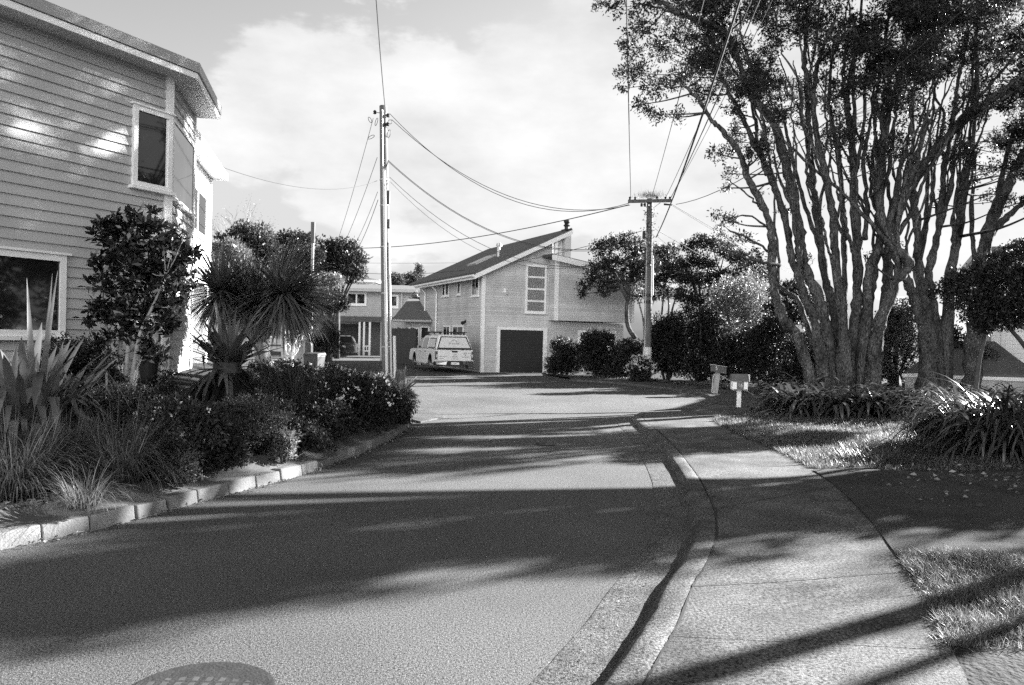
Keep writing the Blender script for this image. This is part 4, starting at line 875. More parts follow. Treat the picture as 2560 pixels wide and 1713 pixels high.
        for y in (-.55, .4, 1.6): mb = MB(); mb.box(s * .56 - .03, s * .56 + .03, y - .05, y + .05, 1.69, 1.82); mb.build('foot', M_['black'], rk)
    for y in (-.55, .4, 1.6): mb = MB(); mb.box(-.72, .72, y - .03, y + .03, 1.84, 1.875); mb.build('rack_bar', M_['black'], t)
    mb = MB(); mb.hexa([(-.80, 3.03, 1.10), (.80, 3.03, 1.10), (.80, 3.0, 1.09), (-.80, 3.0, 1.09), (-.60, 2.03, 1.64), (.60, 2.03, 1.64), (.60, 1.98, 1.63), (-.60, 1.98, 1.63)]); mb.build('windscreen', M_['carglass'], t)
ute()
def hatch():
    D = 60.; x = (880 - 1280) / FPX * D; t = thing('hatchback', 'dark hatchback parked in front of the far garage door', 'car', (x, D - 3.2, 0), R_(7))
    prof = [(-.75, .35), (-.8, .75), (-.72, .95), (2.2, .98), (3.1, .82), (3.25, .5), (3.2, .28), (2.95, .28)] + arc(2.6, .35, .3)[1:-1] + [(2.25, .25), (.35, .25)] + arc(0, .35, .3)[1:-1] + [(-.35, .28)]
    mb = MB(); side_body(mb, prof, .88, .86, .3, .95); mb.build('body', M_['cardark'], t, bevel=.04)
    mb = MB(); mb.hexa([(-.82, -.72, .95), (.82, -.72, .95), (.8, 2.1, .98), (-.8, 2.1, .98), (-.62, -.35, 1.46), (.62, -.35, 1.46), (.6, 1.2, 1.48), (-.6, 1.2, 1.48)]); mb.build('cabin', M_['cardark'], t, bevel=.06)
    mb = MB(); mb.hexa([(-.70, -.70, 1.0), (.70, -.70, 1.0), (.70, -.6, 1.0), (-.70, -.6, 1.0), (-.58, -.44, 1.38), (.58, -.44, 1.38), (.58, -.35, 1.38), (-.58, -.35, 1.38)]); mb.build('rear_window', M_['carglass'], t)
    mb = MB(); mb.box(-.58, .58, -.52, -.28, 1.46, 1.5); mb.build('spoiler', M_['galv'], t)
    mb = MB(); mb.box(-.26, .26, -.83, -.80, .68, .80); mb.build('number_plate', M_['conduit'], t)
    mb = MB(); mb.box(-.84, .84, -.86, -.78, .32, .5); mb.build('bumper', M_['black'], t, bevel=.02)
    for s in (-1, 1):
        mb = MB(); mb.box(min(s * .6, s * .87), max(s * .6, s * .87), -.82, -.72, .76, .9); mb.build('tail_light', M_['rim'], t)
        for y in (0, 2.6): wheel(t, s * .78, y, .31, .2, s)
        mb = MB(); mb.poly_extrude([(s * .815, -.3, 1.02), (s * .815, 1.7, 1.02), (s * .66, 1.15, 1.38), (s * .66, -.2, 1.38)], (s * .01, 0, 0)); mb.build('side_window', M_['carglass'], t)
hatch()
# ================================================================ POLES AND WIRES
D1, D2 = 31.0, 31.9
def pole_one():
    b = G(968, 945); b = np.array([b[0], D1, 0]); tp = W(958, 265, D1); t = thing('utility_pole', 'tall power pole with pale conduits strapped to it in front of the garage house', 'utility pole', b); o = b
    ln = lambda z: b + (tp - b) * (z / tp[2])
    mb = MB(); mb.tube([ln(z) for z in np.linspace(-.1, tp[2], 14)], np.linspace(.20, .145, 14), 14, noise=.03); mb.build('pole', M_['timber'], t, o, smooth=True)
    z1 = float(W(962, 425, D1)[2]); f = np.array([.03, -.20, 0])
    mb = MB(); mb.tube([ln(z) + f * (1 - .02 * z) + (.0, 0, 0) for z in np.linspace(0, z1, 10)], .06, 8); mb.build('conduit', M_['conduit'], t, o)
    mb = MB(); mb.tube([ln(z) + np.array([.185 - .004 * z, -.10, 0]) for z in np.linspace(0, z1 - 2.8, 8)], .045, 8); mb.build('conduit', M_['galv'], t, o)
    z2 = float(W(985, 840, D1)[2]); mb = MB(); mb.tube([ln(z) + np.array([.32, -.06, 0]) for z in np.linspace(0, z2, 5)], .06, 8); mb.build('cable_guard', M_['conduit'], t, o)
    mb = MB(); mb.tube([ln(z) + np.array([-.01, -.17, 0]) for z in np.linspace(z1 + .05, tp[2] - .2, 9)], .018, 6); mb.build('earth_wire', M_['galv'], t, o)
    for z in (z1 - .4, z1 - 1.4, z1 - 3, z1 - 4.8, 1.2):
        mb = MB(); mb.tube([ln(z), ln(z + .03)], .215 - .004 * z, 14); mb.build('strap', M_['galv'], t, o)
    for py, h, r in ((495, .56, .05), (560, .36, .06)):
        c = W(972, py, D1); mb = MB(); mb.lathe(c + (0.0, -.05, -h / 2), (0, 0, 1), [(r * .7, 0), (r, .04), (r, h - .04), (r * .6, h)], 10); mb.tube([c + (-.09, -.03, .0), c + (0, -.05, 0)], .015, 5); mb.build('cable_joint', M_['black'], t, o)
    for px, py in ((937, 281), (970, 289), (969, 311), (961, 312)):
        c = W(px, py, D1 - .1); mb = MB(); mb.lathe(c - (0, 0, .07), (0, 0, 1), [(.03, 0), (.07, .02), (.04, .06), (.07, .1), (.03, .15)], 10); k = ln(c[2]); mb.tube([k, c], .014, 5); mb.build('insulator', M_['black'], t, o)
    for (cx, cy, rx, rz_, tl) in ((925, 300, .05, .13, .5), (941, 305, .04, .16, -.2), (966, 330, .07, .2, .1), (972, 335, .06, .17, -.2), (975, 305, .08, .09, 0), (928, 343, .14, .06, .5)):
        c = W(cx, cy, D1 - .2); pts = []
        for a in np.linspace(0, 6.283, 15): x, z = rx * math.cos(a), rz_ * math.sin(a); pts.append(c + np.array([x * math.cos(tl) - z * math.sin(tl), .03 * math.sin(a), x * math.sin(tl) + z * math.cos(tl)]))
        mb = MB(); mb.tube(pts, .011, 5); mb.build('cable_loop', M_['cable'], t, o)
pole_one()
def pole_two():
    b = G(1617, 957); b[1] = D2; b[2] = 0; tp = W(1625, 497, D2); t = thing('utility_pole', 'shorter power pole with wooden crossarm and pale band, standing in the hedge', 'utility pole', b); o = b
    ln = lambda z: b + (tp - b) * (z / tp[2])
    mb = MB(); mb.tube([ln(z) for z in np.linspace(-.1, tp[2], 12)], np.linspace(.17, .12, 12), 12, noise=.05); mb.build('pole', M_['timber'], t, o, smooth=True)
    za = float(W(1625, 502, D2)[2]); al, ar = W(1571, 503, D2 - .2), W(1679, 501, D2 - .2)
    mb = MB(); mb.hexa([al + (0, 0, -.06), ar + (0, 0, -.06), ar + (0, .12, -.06), al + (0, .12, -.06), al + (0, 0, .06), ar + (0, 0, .06), ar + (0, .12, .06), al + (0, .12, .06)]); arm = mb.build('crossarm', M_['timber'], t, o)
    for px in (1602, 1652): mb = MB(); mb.tube([W(px, 506, D2 - .22), W(1625 + (px - 1625) * .25, 521, D2 - .15)], .016, 5); mb.build('brace', M_['galv'], t, o)
    for px in (1575, 1588, 1604, 1612, 1643, 1664, 1675):
        c = W(px, 497 if px not in (1604, 1612) else 513, D2 - .15); mb = MB(); mb.lathe(c - (0, 0, .06), (0, 0, 1), [(.03, 0), (.055, .03), (.035, .07), (.055, .1), (.03, .14)], 9); mb.build('insulator', M_['black'], arm, o)
    c = W(1666, 511, D2 - .2); mb = MB(); mb.tube([c - (.1, 0, 0), c + (.22, 0, -.02)], [.04, .03], 8); mb.build('fuse_holder', M_['black'], t, o)
    c = W(1610, 588, D2 - .1); mb = MB(); mb.lathe(c - (0, 0, .15), (0, 0, 1), [(.05, 0), (.07, .03), (.06, .3), (.03, .32)], 9); mb.tube([c - (0, 0, .12), ln(c[2] - .12)], .02, 5); mb.build('cable_joint', M_['black'], t, o)
    za, zb = float(W(1617, 868, D2)[2]), float(W(1617, 917, D2)[2]); mb = MB(); mb.tube([ln(zb), ln(za)], .176, 12); mb.build('pole_band', M_['conduit'], t, o)
    mb = MB(); k = ln((za + zb) / 2 - .15); mb.box(k[0] - .05, k[0] + .05, k[1] - .186, k[1] - .178, k[2] - .04, k[2] + .06); mb.build('pole_tag', M_['black'], t, o)
    for py in (738, 755): z = float(W(1622, py, D2)[2]); mb = MB(); mb.tube([ln(z - .06), ln(z + .06)], .168, 12); mb.build('bracket', M_['black'], t, o)
    mb = MB(); mb.tube([ln(z) + np.array([-.13 + .004 * z, -.1, 0]) for z in np.linspace(.2, 6, 10)], .02, 6); mb.build('earth_wire', M_['galv'], t, o)
    mb = MB(); mb.tube([W(1632, y, D2 - .14) for y in (640, 680, 720, 738)], .03, 6); mb.build('conduit', M_['conduit'], t, o)
    # dry creeper on the pole head
    c = tp + (0, -.05, .08); n = 700; B = np.repeat(c[None], n, 0) + RG.normal(size=(n, 3)) * [.26, .12, .06]
    V, F = ribbon_VF(B, RG.uniform(0, 6.28, n), RG.uniform(.2, 1.5, n), RG.uniform(.08, .3, n), np.full(n, .008), RG.uniform(-.6, 1.2, n), 2)
    tt = thing('creeper', 'wispy dry creeper tangled on the crossarm pole', 'creeper', tp); q = [(V, F)]
    for z in np.linspace(4.6, 7.0, 26):
        P = np.repeat(ln(z)[None], 12, 0) + RG.normal(size=(12, 3)) * [.14, .1, .1]; P[:, 1] -= .12; q.append(leaf_VF(P, unit(12), .09, .045))
    foliage_obj('foliage', merge(q), M_['leafmid'], tt, tp)
pole_two()
nw = 0
def wire(a, b, sag, label, r=.012, mat='cable', group='overhead wires', seg=22, name='overhead_wire'):
    a, b = np.array(a, float), np.array(b, float); pts = [a + (b - a) * s - np.array([0, 0, 4 * sag * s * (1 - s)]) for s in np.linspace(0, 1, seg)]; mb = MB(); mb.tube(pts, r, 5); o = mb.build(name, M_[mat], None, a); o.location = a; return tag(o, label, 'wire', group)
P1 = lambda x, y: W(x, y, D1); P2 = lambda x, y: W(x, y, D2)
wire(P1(964, 282), W(912, -420, 13), .3, 'single wire running from the tall pole out of the top of the picture', .014)
wire(P1(974, 284), P2(1573, 508), 1.6, 'sagging upper wire from the tall pole to the crossarm', .013)
wire(P1(979, 299), P2(1575, 513), 1.35, 'sagging second wire just below the upper wire from the tall pole', .013)
wire(P1(967, 398), P2(1620, 597), 1.62, 'sagging cable from the tall pole down across the garage house roof', .014)
wire(P1(969, 403), P2(1621, 601), 1.60, 'thin cable paired with the sagging cable above the garage house roof', .010)
wire(P1(974, 443), P2(1620, 632), 1.72, 'lowest pale cable from the tall pole passing the garage house gable', .011)
wire(P1(976, 455), P2(1618, 606), 2.05, 'faint slack line from the cable joints of the tall pole', .008)
wire(W(820, 620, 52), P2(1573, 512), .55, 'dark cable from behind the left trees up to the crossarm', .02)
wire(W(800, 668, 52), P2(1606, 577), 1.0, 'thin line crossing low behind the tall pole to the crossarm pole', .012)
wire(W(790, 655, 60), W(1235, 655, 60), .1, 'faint far line level with the tree tops', .010)
wire(P1(933, 296), W(836, 625, 47), .25, 'leftmost of the four service lines falling from the tall pole', .011)
wire(P1(943, 394), W(853, 625, 47), .2, 'second service line from the left falling from the tall pole', .011)
wire(P1(944, 480), W(876, 630, 47), .2, 'third service line from the left falling from the tall pole', .010)
wire(P1(945, 500), W(888, 632, 47), .2, 'rightmost of the four service lines falling from the tall pole', .013)
wire(W(541, 413, 17.2), P1(943, 452), .42, 'thin line from the left house eave to the tall pole', .008)
wire(P2(1577, 498), (-1.5, -8, 8.2), .25, 'leftmost wire from the crossarm running overhead', .013)
wire(P2(1630, 490), (.35, -8, 8.6), .5, 'wire from the pole head running overhead through the tree edge', .010)
wire(P2(1664, 495), (1.25, -8, 8.2), .5, 'thin wire from the right half of the crossarm running overhead', .010)
wire(P2(1676, 495), (1.7, -8, 8.2), .55, 'faint wire from the crossarm tip running overhead', .007)
wire(P2(1640, 594), (.5, -8, 8.4), .95, 'thick black cable swooping up from the crossarm pole', .020)
wire(P2(1676, 497), (1.3, -8, 8.4), .6, 'wire close beside the thick black cable', .014)
wire(P2(1690, 511), (6.5, -4, 9.3), 1.75, 'slack wire looping from the crossarm tip into the big tree', .012)
wire(P2(1680, 511), W(2010, 690, 44), .1, 'upper line from the crossarm tip down to the right', .009)
wire(P2(1682, 515), W(2010, 700, 44), .1, 'line just under the upper line down to the right', .007)
wire(P2(1640, 574), W(1930, 720, 46), .15, 'middle line from the crossarm pole down to the right', .009)
wire(P2(1642, 590), W(1860, 760, 46), .1, 'lowest line from the crossarm pole down to the right', .008)
for (dx, z0) in ((0, 0), (.03, -.35)):
    pass
# plain thin post by the left trees
a = W(780, 700, 46); b = W(783, 560, 46); t = thing('mast', 'thin pale mast standing among the left background trees', 'mast', (a[0], a[1], 0)); mb = MB(); mb.tube([(0, 0, 0), (b - a) * [1, 1, 0] + [0, 0, b[2]]], [.10, .08], 8); mb.build('mast_pole', M_['timberlight'], t); mb = MB(); q = (b - a) * [1, 1, 0] + [0, 0, b[2]]; mb.tube([q - [0, 0, 1.1], q + [0, 0, .1]], [.13, .13], 8); mb.build('mast_head', M_['timber'], t)

# ================================================================ STREET FURNITURE
def text_mesh(body, size, depth=.003):
    cu = bpy.data.curves.new('lettering', 'FONT'); cu.body = body; cu.size = size; cu.extrude = depth; cu.align_x = 'CENTER'; cu.align_y = 'CENTER'
    ob = bpy.data.objects.new('tmp_text', cu); COL.objects.link(ob); bpy.context.view_layer.update()
    me = bpy.data.meshes.new_from_object(ob.evaluated_get(bpy.context.evaluated_depsgraph_get())); bpy.data.objects.remove(ob); me.materials.clear(); return me
def text_part(body, size, mat, parent, loc, name='number'):
    me = text_mesh(body, size); me.materials.append(M_[mat]); o = link(name, me, parent); o.location = loc; o.rotation_euler = (R_(90), 0, 0); return o
def letterbox_front():
    D = 20.1; b = np.array([W(1848, 960, D)[0], D, 0]); b[2] = float(zr(b[0], D)) - .01; H = lambda py: float(W(1852, py, D)[2]) - b[2]; s = D / FPX
    t = thing('letterbox', 'white letterbox with dark gabled lid on a white post at the lawn edge', 'letterbox', b, R_(-6))
    mb = MB(); mb.box(-.05, .05, -.05, .05, 0, H(974)); mb.build('post', M_['white'], t, bevel=.006)
    zb, zt, zr_ = H(975), H(953), H(938); w = .185
    mb = MB(); mb.box(-w, w, -.16, .16, zb, zt); mb.build('box', M_['white'], t, bevel=.004)
    mb = MB(); mb.poly_extrude([(-w - .025, -.20, zt), (-w - .025, .20, zt), (-w - .025, .14, zr_ + .02), (-w - .025, -.02, zr_ + .03)], (2 * w + .05, 0, 0)); mb.build('lid', M_['roofdark'], t)
    mb = MB(); mb.box(w + .026, w + .04, -.19, .19, zt, zr_ + .02); mb.build('lid_end', M_['white'], t)
    mb = MB(); mb.box(-.085, .085, -.168, -.161, zb + .03, zt - .01); pn = mb.build('number_panel', M_['timber'], t)
    text_part('16', .13, 'galv', pn, (0, -.171, (zb + zt) / 2 + .01))
    mb = MB(); mb.box(-w + .02, w - .02, -.165, -.1605, zb + .008, zb + .025); mb.build('slot', M_['black'], t)
letterbox_front()
def letterbox_back():
    D = 25.2; p = W(1788, 985, D); b = np.array([p[0], D, 0.]); b[2] = float(zr(b[0], D)) - .01; H = lambda py: float(W(1790, py, D)[2]) - b[2]
    t = thing('letterbox', 'dark flat letterbox on a leaning timber post with stay wire', 'letterbox', b, R_(8)); top = H(931)
    mb = MB(); mb.hexa([(-.10, -.07, 0), (.06, -.07, 0), (.06, .07, 0), (-.10, .07, 0), (-.0, -.06, top), (.13, -.06, top), (.13, .06, top), (-.0, .06, top)]); mb.build('post', M_['timberlight'], t, bevel=.008)
    z0, z1 = H(931), H(916); mb = MB(); mb.hexa([(-.10, -.16, z0 + .03), (.28, -.16, z0 - .04), (.28, .2, z0 - .04), (-.10, .2, z0 + .03), (-.10, -.16, z1 + .04), (.28, -.16, z1 - .02), (.28, .2, z1 - .02), (-.10, .2, z1 + .04)]); mb.build('box', M_['timber'], t)
    mb = MB(); mb.hexa([(-.12, -.18, z1 + .041), (.30, -.18, z1 - .019), (.30, .22, z1 - .019), (-.12, .22, z1 + .041), (-.12, -.18, z1 + .06), (.30, -.18, z1 + .0), (.30, .22, z1 + .0), (-.12, .22, z1 + .06)]); mb.build('lid', M_['galv'], t)
    text_part('5', .15, 'white', t, (-.045, -.166, (z0 + z1) / 2 + .03))
    mb = MB(); mb.tube([(.0, -.08, top), (-.09, -.10, top - .06), (-.13, -.1, top - .18), (-.16, -.1, .02)], .012, 6); mb.build('hoop', M_['galv'], t)
    q = W(1873, 992, D - 1.2) - b; q[2] = .05; mb = MB(); mb.tube([(.05, 0, top - .03), q], .010, 5); mb.build('stay_wire', M_['galv'], t)
letterbox_back()
def wheelie():
    D = 26.5; p = W(786, 900, D); b = np.array([p[0], D, .02]); t = thing('wheelie_bin', 'dark wheelie bin with pale lid rim beside the garage pillar', 'bin', b, R_(-12)); 
    mb = MB(); mb.hexa([(-.2, -.22, .05), (.2, -.22, .05), (.2, .2, .05), (-.2, .2, .05), (-.26, -.3, .92), (.26, -.3, .92), (.26, .3, .92), (-.26, .3, .92)]); mb.build('body', M_['binplastic'], t, bevel=.02)
    mb = MB(); mb.hexa([(-.28, -.33, .925), (.28, -.33, .925), (.28, .33, .925), (-.28, .33, .925), (-.25, -.28, 1.0), (.25, -.28, 1.0), (.25, .3, 1.03), (-.25, .3, 1.03)]); mb.build('lid', M_['binplastic'], t, bevel=.02)
    for s in (-1, 1): mb = MB(); mb.lathe((s * .2 - .02, .26, .1), (1, 0, 0), [(.03, 0), (.1, 0), (.1, .05), (.03, .05)], 14); mb.build('wheel', M_['rubber'], t)
    mb = MB(); mb.box(-.09, .06, -.279, -.272, .62, .72); mb.build('sticker', M_['white'], t)
wheelie()
t = thing('garden_stake', 'short pale timber stake right beside the wheelie bin', 'stake', (W(797, 920, 26)[0], 26., .02)); mb = MB(); mb.tube([(-.02, 0, 0), (.03, 0, .62)], [.035, .03], 8); mb.build('stake', M_['timberlight'], t)
def dark_letterbox():
    D = 28.5; p = W(772, 880, D); b = np.array([p[0], D, .02]); H = lambda py: float(W(772, py, D)[2]) - .02; t = thing('letterbox', 'black arched letterbox fixed beside the garage pillar', 'letterbox', b)
    z0, z1 = H(880), H(856); k = 8; pts = [(-.1, z0), (.1, z0)] + [(.1 * math.cos(a), z1 - .1 + .1 * math.sin(a)) for a in np.linspace(0, math.pi, k)]
    mb = MB(); mb.poly_extrude([(x, -.1, z) for x, z in pts], (0, .3, 0)); mb.build('box', M_['black'], t)
    mb = MB(); mb.box(.08, .12, -.02, .03, 0, z0); mb.build('post', M_['timberlight'], t)
dark_letterbox()
# ================================================================ PLANTS ON THE LEFT
def gl(px, d): x = float(W(px, 900, d)[0]); return np.array([x, d, float(zl(x, d)) if d < 18.3 else .02])
def zat(px, py, d): return float(W(px, py, d)[2])
def blades(name, base, n, Lr, Wr, er, bend, mat, parent, seg=5, prof='grass', rad=.1, kinkp=0, vf=0., power=1.4, az=None, hrise=None):
    B = np.repeat(np.array(base, float)[None], n, 0); rr = np.sqrt(RG.random(n)) * rad; a0 = RG.uniform(0, 6.283, n); B[:, 0] += np.cos(a0) * rr; B[:, 1] += np.sin(a0) * rr
    if hrise: B[:, 2] += RG.random(n) * hrise
    azs = a0 + RG.normal(0, .5, n) if az is None else RG.uniform(*az, n); k = None
    if kinkp: m = RG.random(n) < kinkp; k = (np.where(m, RG.uniform(.45, .75, n), 2.), np.where(m, RG.uniform(1.2, 2.4, n), 0.))
    V, F = ribbon_VF(B, azs, RG.uniform(*er, n), RG.uniform(*Lr, n), RG.uniform(*Wr, n), RG.uniform(*bend, n), seg, power, prof, k, vf)
    return foliage_obj(name, (V, F), M_[mat], parent, tuple(parent.location))
# broad flax in the near left corner
b = gl(62, 8.3); t = thing('flax_plant', 'big broad leaved flax with folded blades in front of the dark lower window', 'flax', b)
blades('leaves', b, 105, (.8, 1.4), (.075, .125), (.8, 1.5), (.1, .8), 'flax', t, 9, 'strap', .3, .5, .25, 2.0)
blades('leaves', b, 44, (.7, 1.3), (.06, .10), (.25, .95), (.5, 1.6), 'flax', t, 8, 'strap', .3, .4, .25, 1.6)
blades('leaves', b + [.12, 0, 0], 3, (1.6, 1.9), (.07, .10), (1.35, 1.5), (.0, .15), 'flax', t, 8, 'sword', .12, 0, .25)
blades('leaves', b, 8, (1.4, 1.9), (.04, .06), (.7, 1.0), (.4, 1.2), 'flax', t, 10, 'strap', .2, .3, .25, 1.6, (-.6, .5))
# sedge / grass clumps at the front
for i, (px, d, lab, n, L) in enumerate([(165, 7.55, 'dark ornamental grass clump in the middle of the three tall ones', 1500, (.5, .8)), (40, 6.95, 'tall dark ornamental grass clump at the left picture edge', 1900, (.55, .9)), (300, 7.75, 'tall dark ornamental grass clump right of the flax', 1900, (.6, .95)), (215, 6.75, 'small pale grass tuft on the bark in front of the tall clumps', 260, (.25, .5))]):
    b = gl(px, d); t = thing('ornamental_grass', lab, 'ornamental grass', b, group='ornamental grasses in the left bed')
    blades('leaves', b, n, L, (.005, .010), (.75, 1.5), (.6, 2.6), 'sedge' if i < 3 else 'flax', t, 6, 'grass', .2 if i < 3 else .12, 0, 0, 1.7)
    if i < 3: blades('leaves', b, 160, (L[0], L[1] * 1.1), (.006, .010), (1.0, 1.5), (.1, 1.4), 'flax', t, 6, 'grass', .22, 0, 0, 1.7)
# shrub row
b = gl(195, 9.7); shrub('dark small leaved shrub under the end of the lower window', b, zat(195, 838, 9.7) - b[2], .62, 9000, .045, .022, 'leafdark')
b = gl(395, 10.2); shrub('low dark shrub at the foot of the glossy leaved tree', b, zat(395, 925, 10.2) - b[2], .55, 7000, .04, .02, 'leafdark')
b = gl(300, 9.4); shrub('low fine leaved shrub between the flax and the glossy leaved tree', b, zat(300, 935, 9.4) - b[2], .5, 5200, .035, .016, 'leafmid')
b = gl(450, 8.35); shrub('bushy leafy shrub behind the kerb right of the grass clumps', b, zat(455, 985, 8.75) - b[2], .52, 8000, .05, .024, 'leafmid', flowers=(20, .03))
b = gl(455, 8.0) ; shrub('small low plant at the bed edge with pale leaves', b, .32, .22, 1300, .045, .02, 'leafpale')
b = gl(618, 9.75); shrub('clipped rounded shrub with pale flecked top in the middle of the bed', b, zat(618, 985, 9.7) - b[2], .56, 14000, .032, .015, 'leafmid', lumps=14)
b = gl(715, 9.65); shrub('small pale leaved shrub beside the rounded shrub', b, zat(715, 1075, 9.65) - b[2], .2, 1500, .045, .022, 'leafpale')
b = gl(748, 10.2); shrub('low dark shrub near the bed edge right of the rounded shrub', b, zat(745, 1040, 10.5) - b[2], .42, 4200, .045, .022, 'leafdark')
b = gl(745, 12.0); t = thing('ornamental_grass', 'feathery upright grassy bush in the middle of the left bed', 'ornamental grass', b, group='ornamental grasses in the left bed')
blades('leaves', b, 2600, (.7, 1.25), (.006, .011), (.8, 1.5), (.2, 1.5), 'sedge', t, 5, 'grass', .42)
V, F = lumpy(b + [0, 0, .45], .62, .5, .45, 4500, .05, .018, 9); foliage_obj('foliage', (V, F), M_['leafdark'], t, b)
b = gl(868, 12.2); shrub('dark shrub with pale flowers at the right end of the bed', b, zat(865, 935, 12.7) - b[2], .72, 12000, .055, .028, 'leafdark', flowers=(60, .05))
b = gl(830, 14.5); shrub('low flowering shrub behind the dark shrub at the bed end', b, zat(830, 915, 14.5) - b[2], .6, 6000, .06, .03, 'leafmid', flowers=(70, .05))
b = gl(962, 13.5); shrub('leafy shrub spilling over the end of the garden edging', b, zat(960, 975, 13.6) - b[2], .52, 8000, .05, .025, 'leafdark', flowers=(25, .04))
b = gl(1000, 15.0); shrub('small pale leaved shrub at the corner of the bed', b, .55, .4, 3200, .05, .022, 'leafpale')
b = gl(700, 14.3); shrub('rounded flowering shrub in front of the garage doorway', b, zat(700, 905, 14.3) - b[2], .8, 8000, .06, .03, 'leafmid', flowers=(60, .05))
b = gl(790, 16.2); shrub('dark low shrub in front of the wheelie bin', b, zat(790, 940, 16.2) - b[2], .75, 6000, .06, .03, 'leafdark', flowers=(30, .05))
b = gl(965, 17.3); shrub('pale fine shrub at the foot of the tall pole', b, zat(965, 940, 17.3) - b[2], .55, 4500, .05, .022, 'leafpale')
b = gl(588, 9.1); shrub('tiny pale leaved plant on the bark behind the kerb stones', b, .3, .26, 1800, .045, .02, 'leafmid')
b = gl(540, 8.75); shrub('dark leafy shrub between the bushy shrub and the rounded one', b, zat(540, 1010, 8.75) - b[2], .42, 5200, .045, .022, 'leafdark')
b = gl(660, 10.6); shrub('dark shrub filling the bed behind the rounded shrub', b, zat(660, 975, 10.6) - b[2], .6, 6000, .045, .022, 'leafdark')
b = gl(815, 11.2); shrub('dark small leaved shrub at the bed edge before the flowering shrub', b, zat(815, 1000, 11.2) - b[2], .45, 5200, .045, .022, 'leafdark')
b = gl(120, 9.3); shrub('dark low shrub filling the bed behind the flax', b, zat(120, 930, 9.3) - b[2], .7, 6000, .05, .024, 'leafdark')
# agaves
for px, d, L, n, lab in ((925, 14.6, .62, 26, 'grey agave rosette with upright leaves near the tall pole'), (1000, 15.7, .55, 22, 'agave rosette leaning over the corner of the garden bed'), (875, 15.2, .45, 16, 'small agave rosette behind the flowering shrub'), (850, 11.15, .28, 30, 'small spiky rosette at the bed edge')):
    b = gl(px, d); b[2] += .35 if L > .3 else .02; t = thing('agave', lab, 'agave', b); blades('leaves', b, n, (L * .7, L * 1.1), (.09 * L / .5, .14 * L / .5) if L > .3 else (.015, .025), (.25, 1.5), (-.2, .35), 'flax' if L > .3 else 'strap', t, 6, 'agave', .06, 0, .35)
    mb = MB(); mb.tube([b - [0, 0, .55], b + [0, 0, .05]], [.09, .07], 8); mb.build('stem', M_['barkdark'], t, b)
# broad strap plant with dark skirt (centre left)
b = gl(570, 12.0); zc = zat(570, 905, 12.0); t = thing('flax_plant', 'broad leaved strap plant on a dark shaggy stem in front of the sword leaf tree', 'flax', b); c = np.array([b[0], b[1], zc])
blades('leaves', c, 60, (.65, 1.05), (.08, .13), (.3, 1.5), (.0, .9), 'flax', t, 8, 'sword', .16, .28, .25, 2.)
blades('leaves', c - [0, 0, .1], 40, (.6, .95), (.06, .10), (-.5, .5), (.4, 1.5), 'flax', t, 7, 'sword', .18, .2, .25, 1.6)
blades('dead_leaves', c - [0, 0, .15], 160, (.5, .85), (.04, .08), (-1.3, -.3), (.3, 1.0), 'leafdark', t, 5, 'strap', .26, 0, .2)
mb = MB(); mb.tube([b - [0, 0, .1], c], [.28, .2], 10, noise=.1); mb.build('stem', M_['barkdark'], t, b)
# dragon tree: several sword leaf heads on one leaning trunk
b = gl(655, 14.6); t = thing('dragon_tree', 'large sword leaf tree with three spiky heads leaning over the drive', 'tree', b); mb = MB()
heads = [((552, 728), 14.3, 400, .92, .0), ((640, 748), 14.6, 340, .9, .15), ((705, 735), 14.2, 640, 1.15, .5), ((600, 735), 15.0, 200, .9, 0.)]
fork = np.array([W(650, 850, 14.6)[0], 14.6, zat(650, 850, 14.6)]); mb.tube(catmull([b - [0, 0, .1], (b + fork) / 2 + [.05, 0, 0], fork], 4), np.linspace(.17, .13, 9), 10, noise=.06)
for (px, py), d, n, L, droop in heads:
    h = W(px, py, d); mb.tube(catmull([fork, (fork + h) / 2 + [0, 0, -.12], h], 4), np.linspace(.12, .09, 9), 8, noise=.06)
mb.build('trunk', M_['barkpale'], t, b, smooth=True)
for (px, py), d, n, L, droop in heads:
    h = W(px, py, d); B = np.repeat(h[None], n, 0) + RG.normal(size=(n, 3)) * .04; D = unit(n); az = np.arctan2(D[:, 1], D[:, 0]); el = np.arcsin(np.clip(D[:, 2] * .98 + .06, -1, 1)); 
    if droop > .3: az = np.where(RG.random(n) < .55, RG.normal(-.05, .7, n), az)
    q = ribbon_VF(B, az, el, RG.uniform(.75, 1.1, n) * L, RG.uniform(.04, .06, n), RG.uniform(.0, .25, n) + droop * RG.uniform(.3, 1.1, n), 5, 1.6, 'sword', None, .3)
    foliage_obj('leaf_head', q, M_['yucca'], t, b)
    nd = 110; B = np.repeat(h[None] - [[0, 0, .1]], nd, 0); q = ribbon_VF(B, RG.uniform(-.9, 1.1, nd) if droop > .3 else RG.uniform(0, 6.28, nd), RG.uniform(-1.1, -.1, nd), RG.uniform(.6, 1.0, nd) * L, RG.uniform(.03, .045, nd), RG.uniform(.2, .8, nd), 5, 1.2, 'sword', None, .3)
    foliage_obj('dry_leaves', q, M_['flax'], t, b)
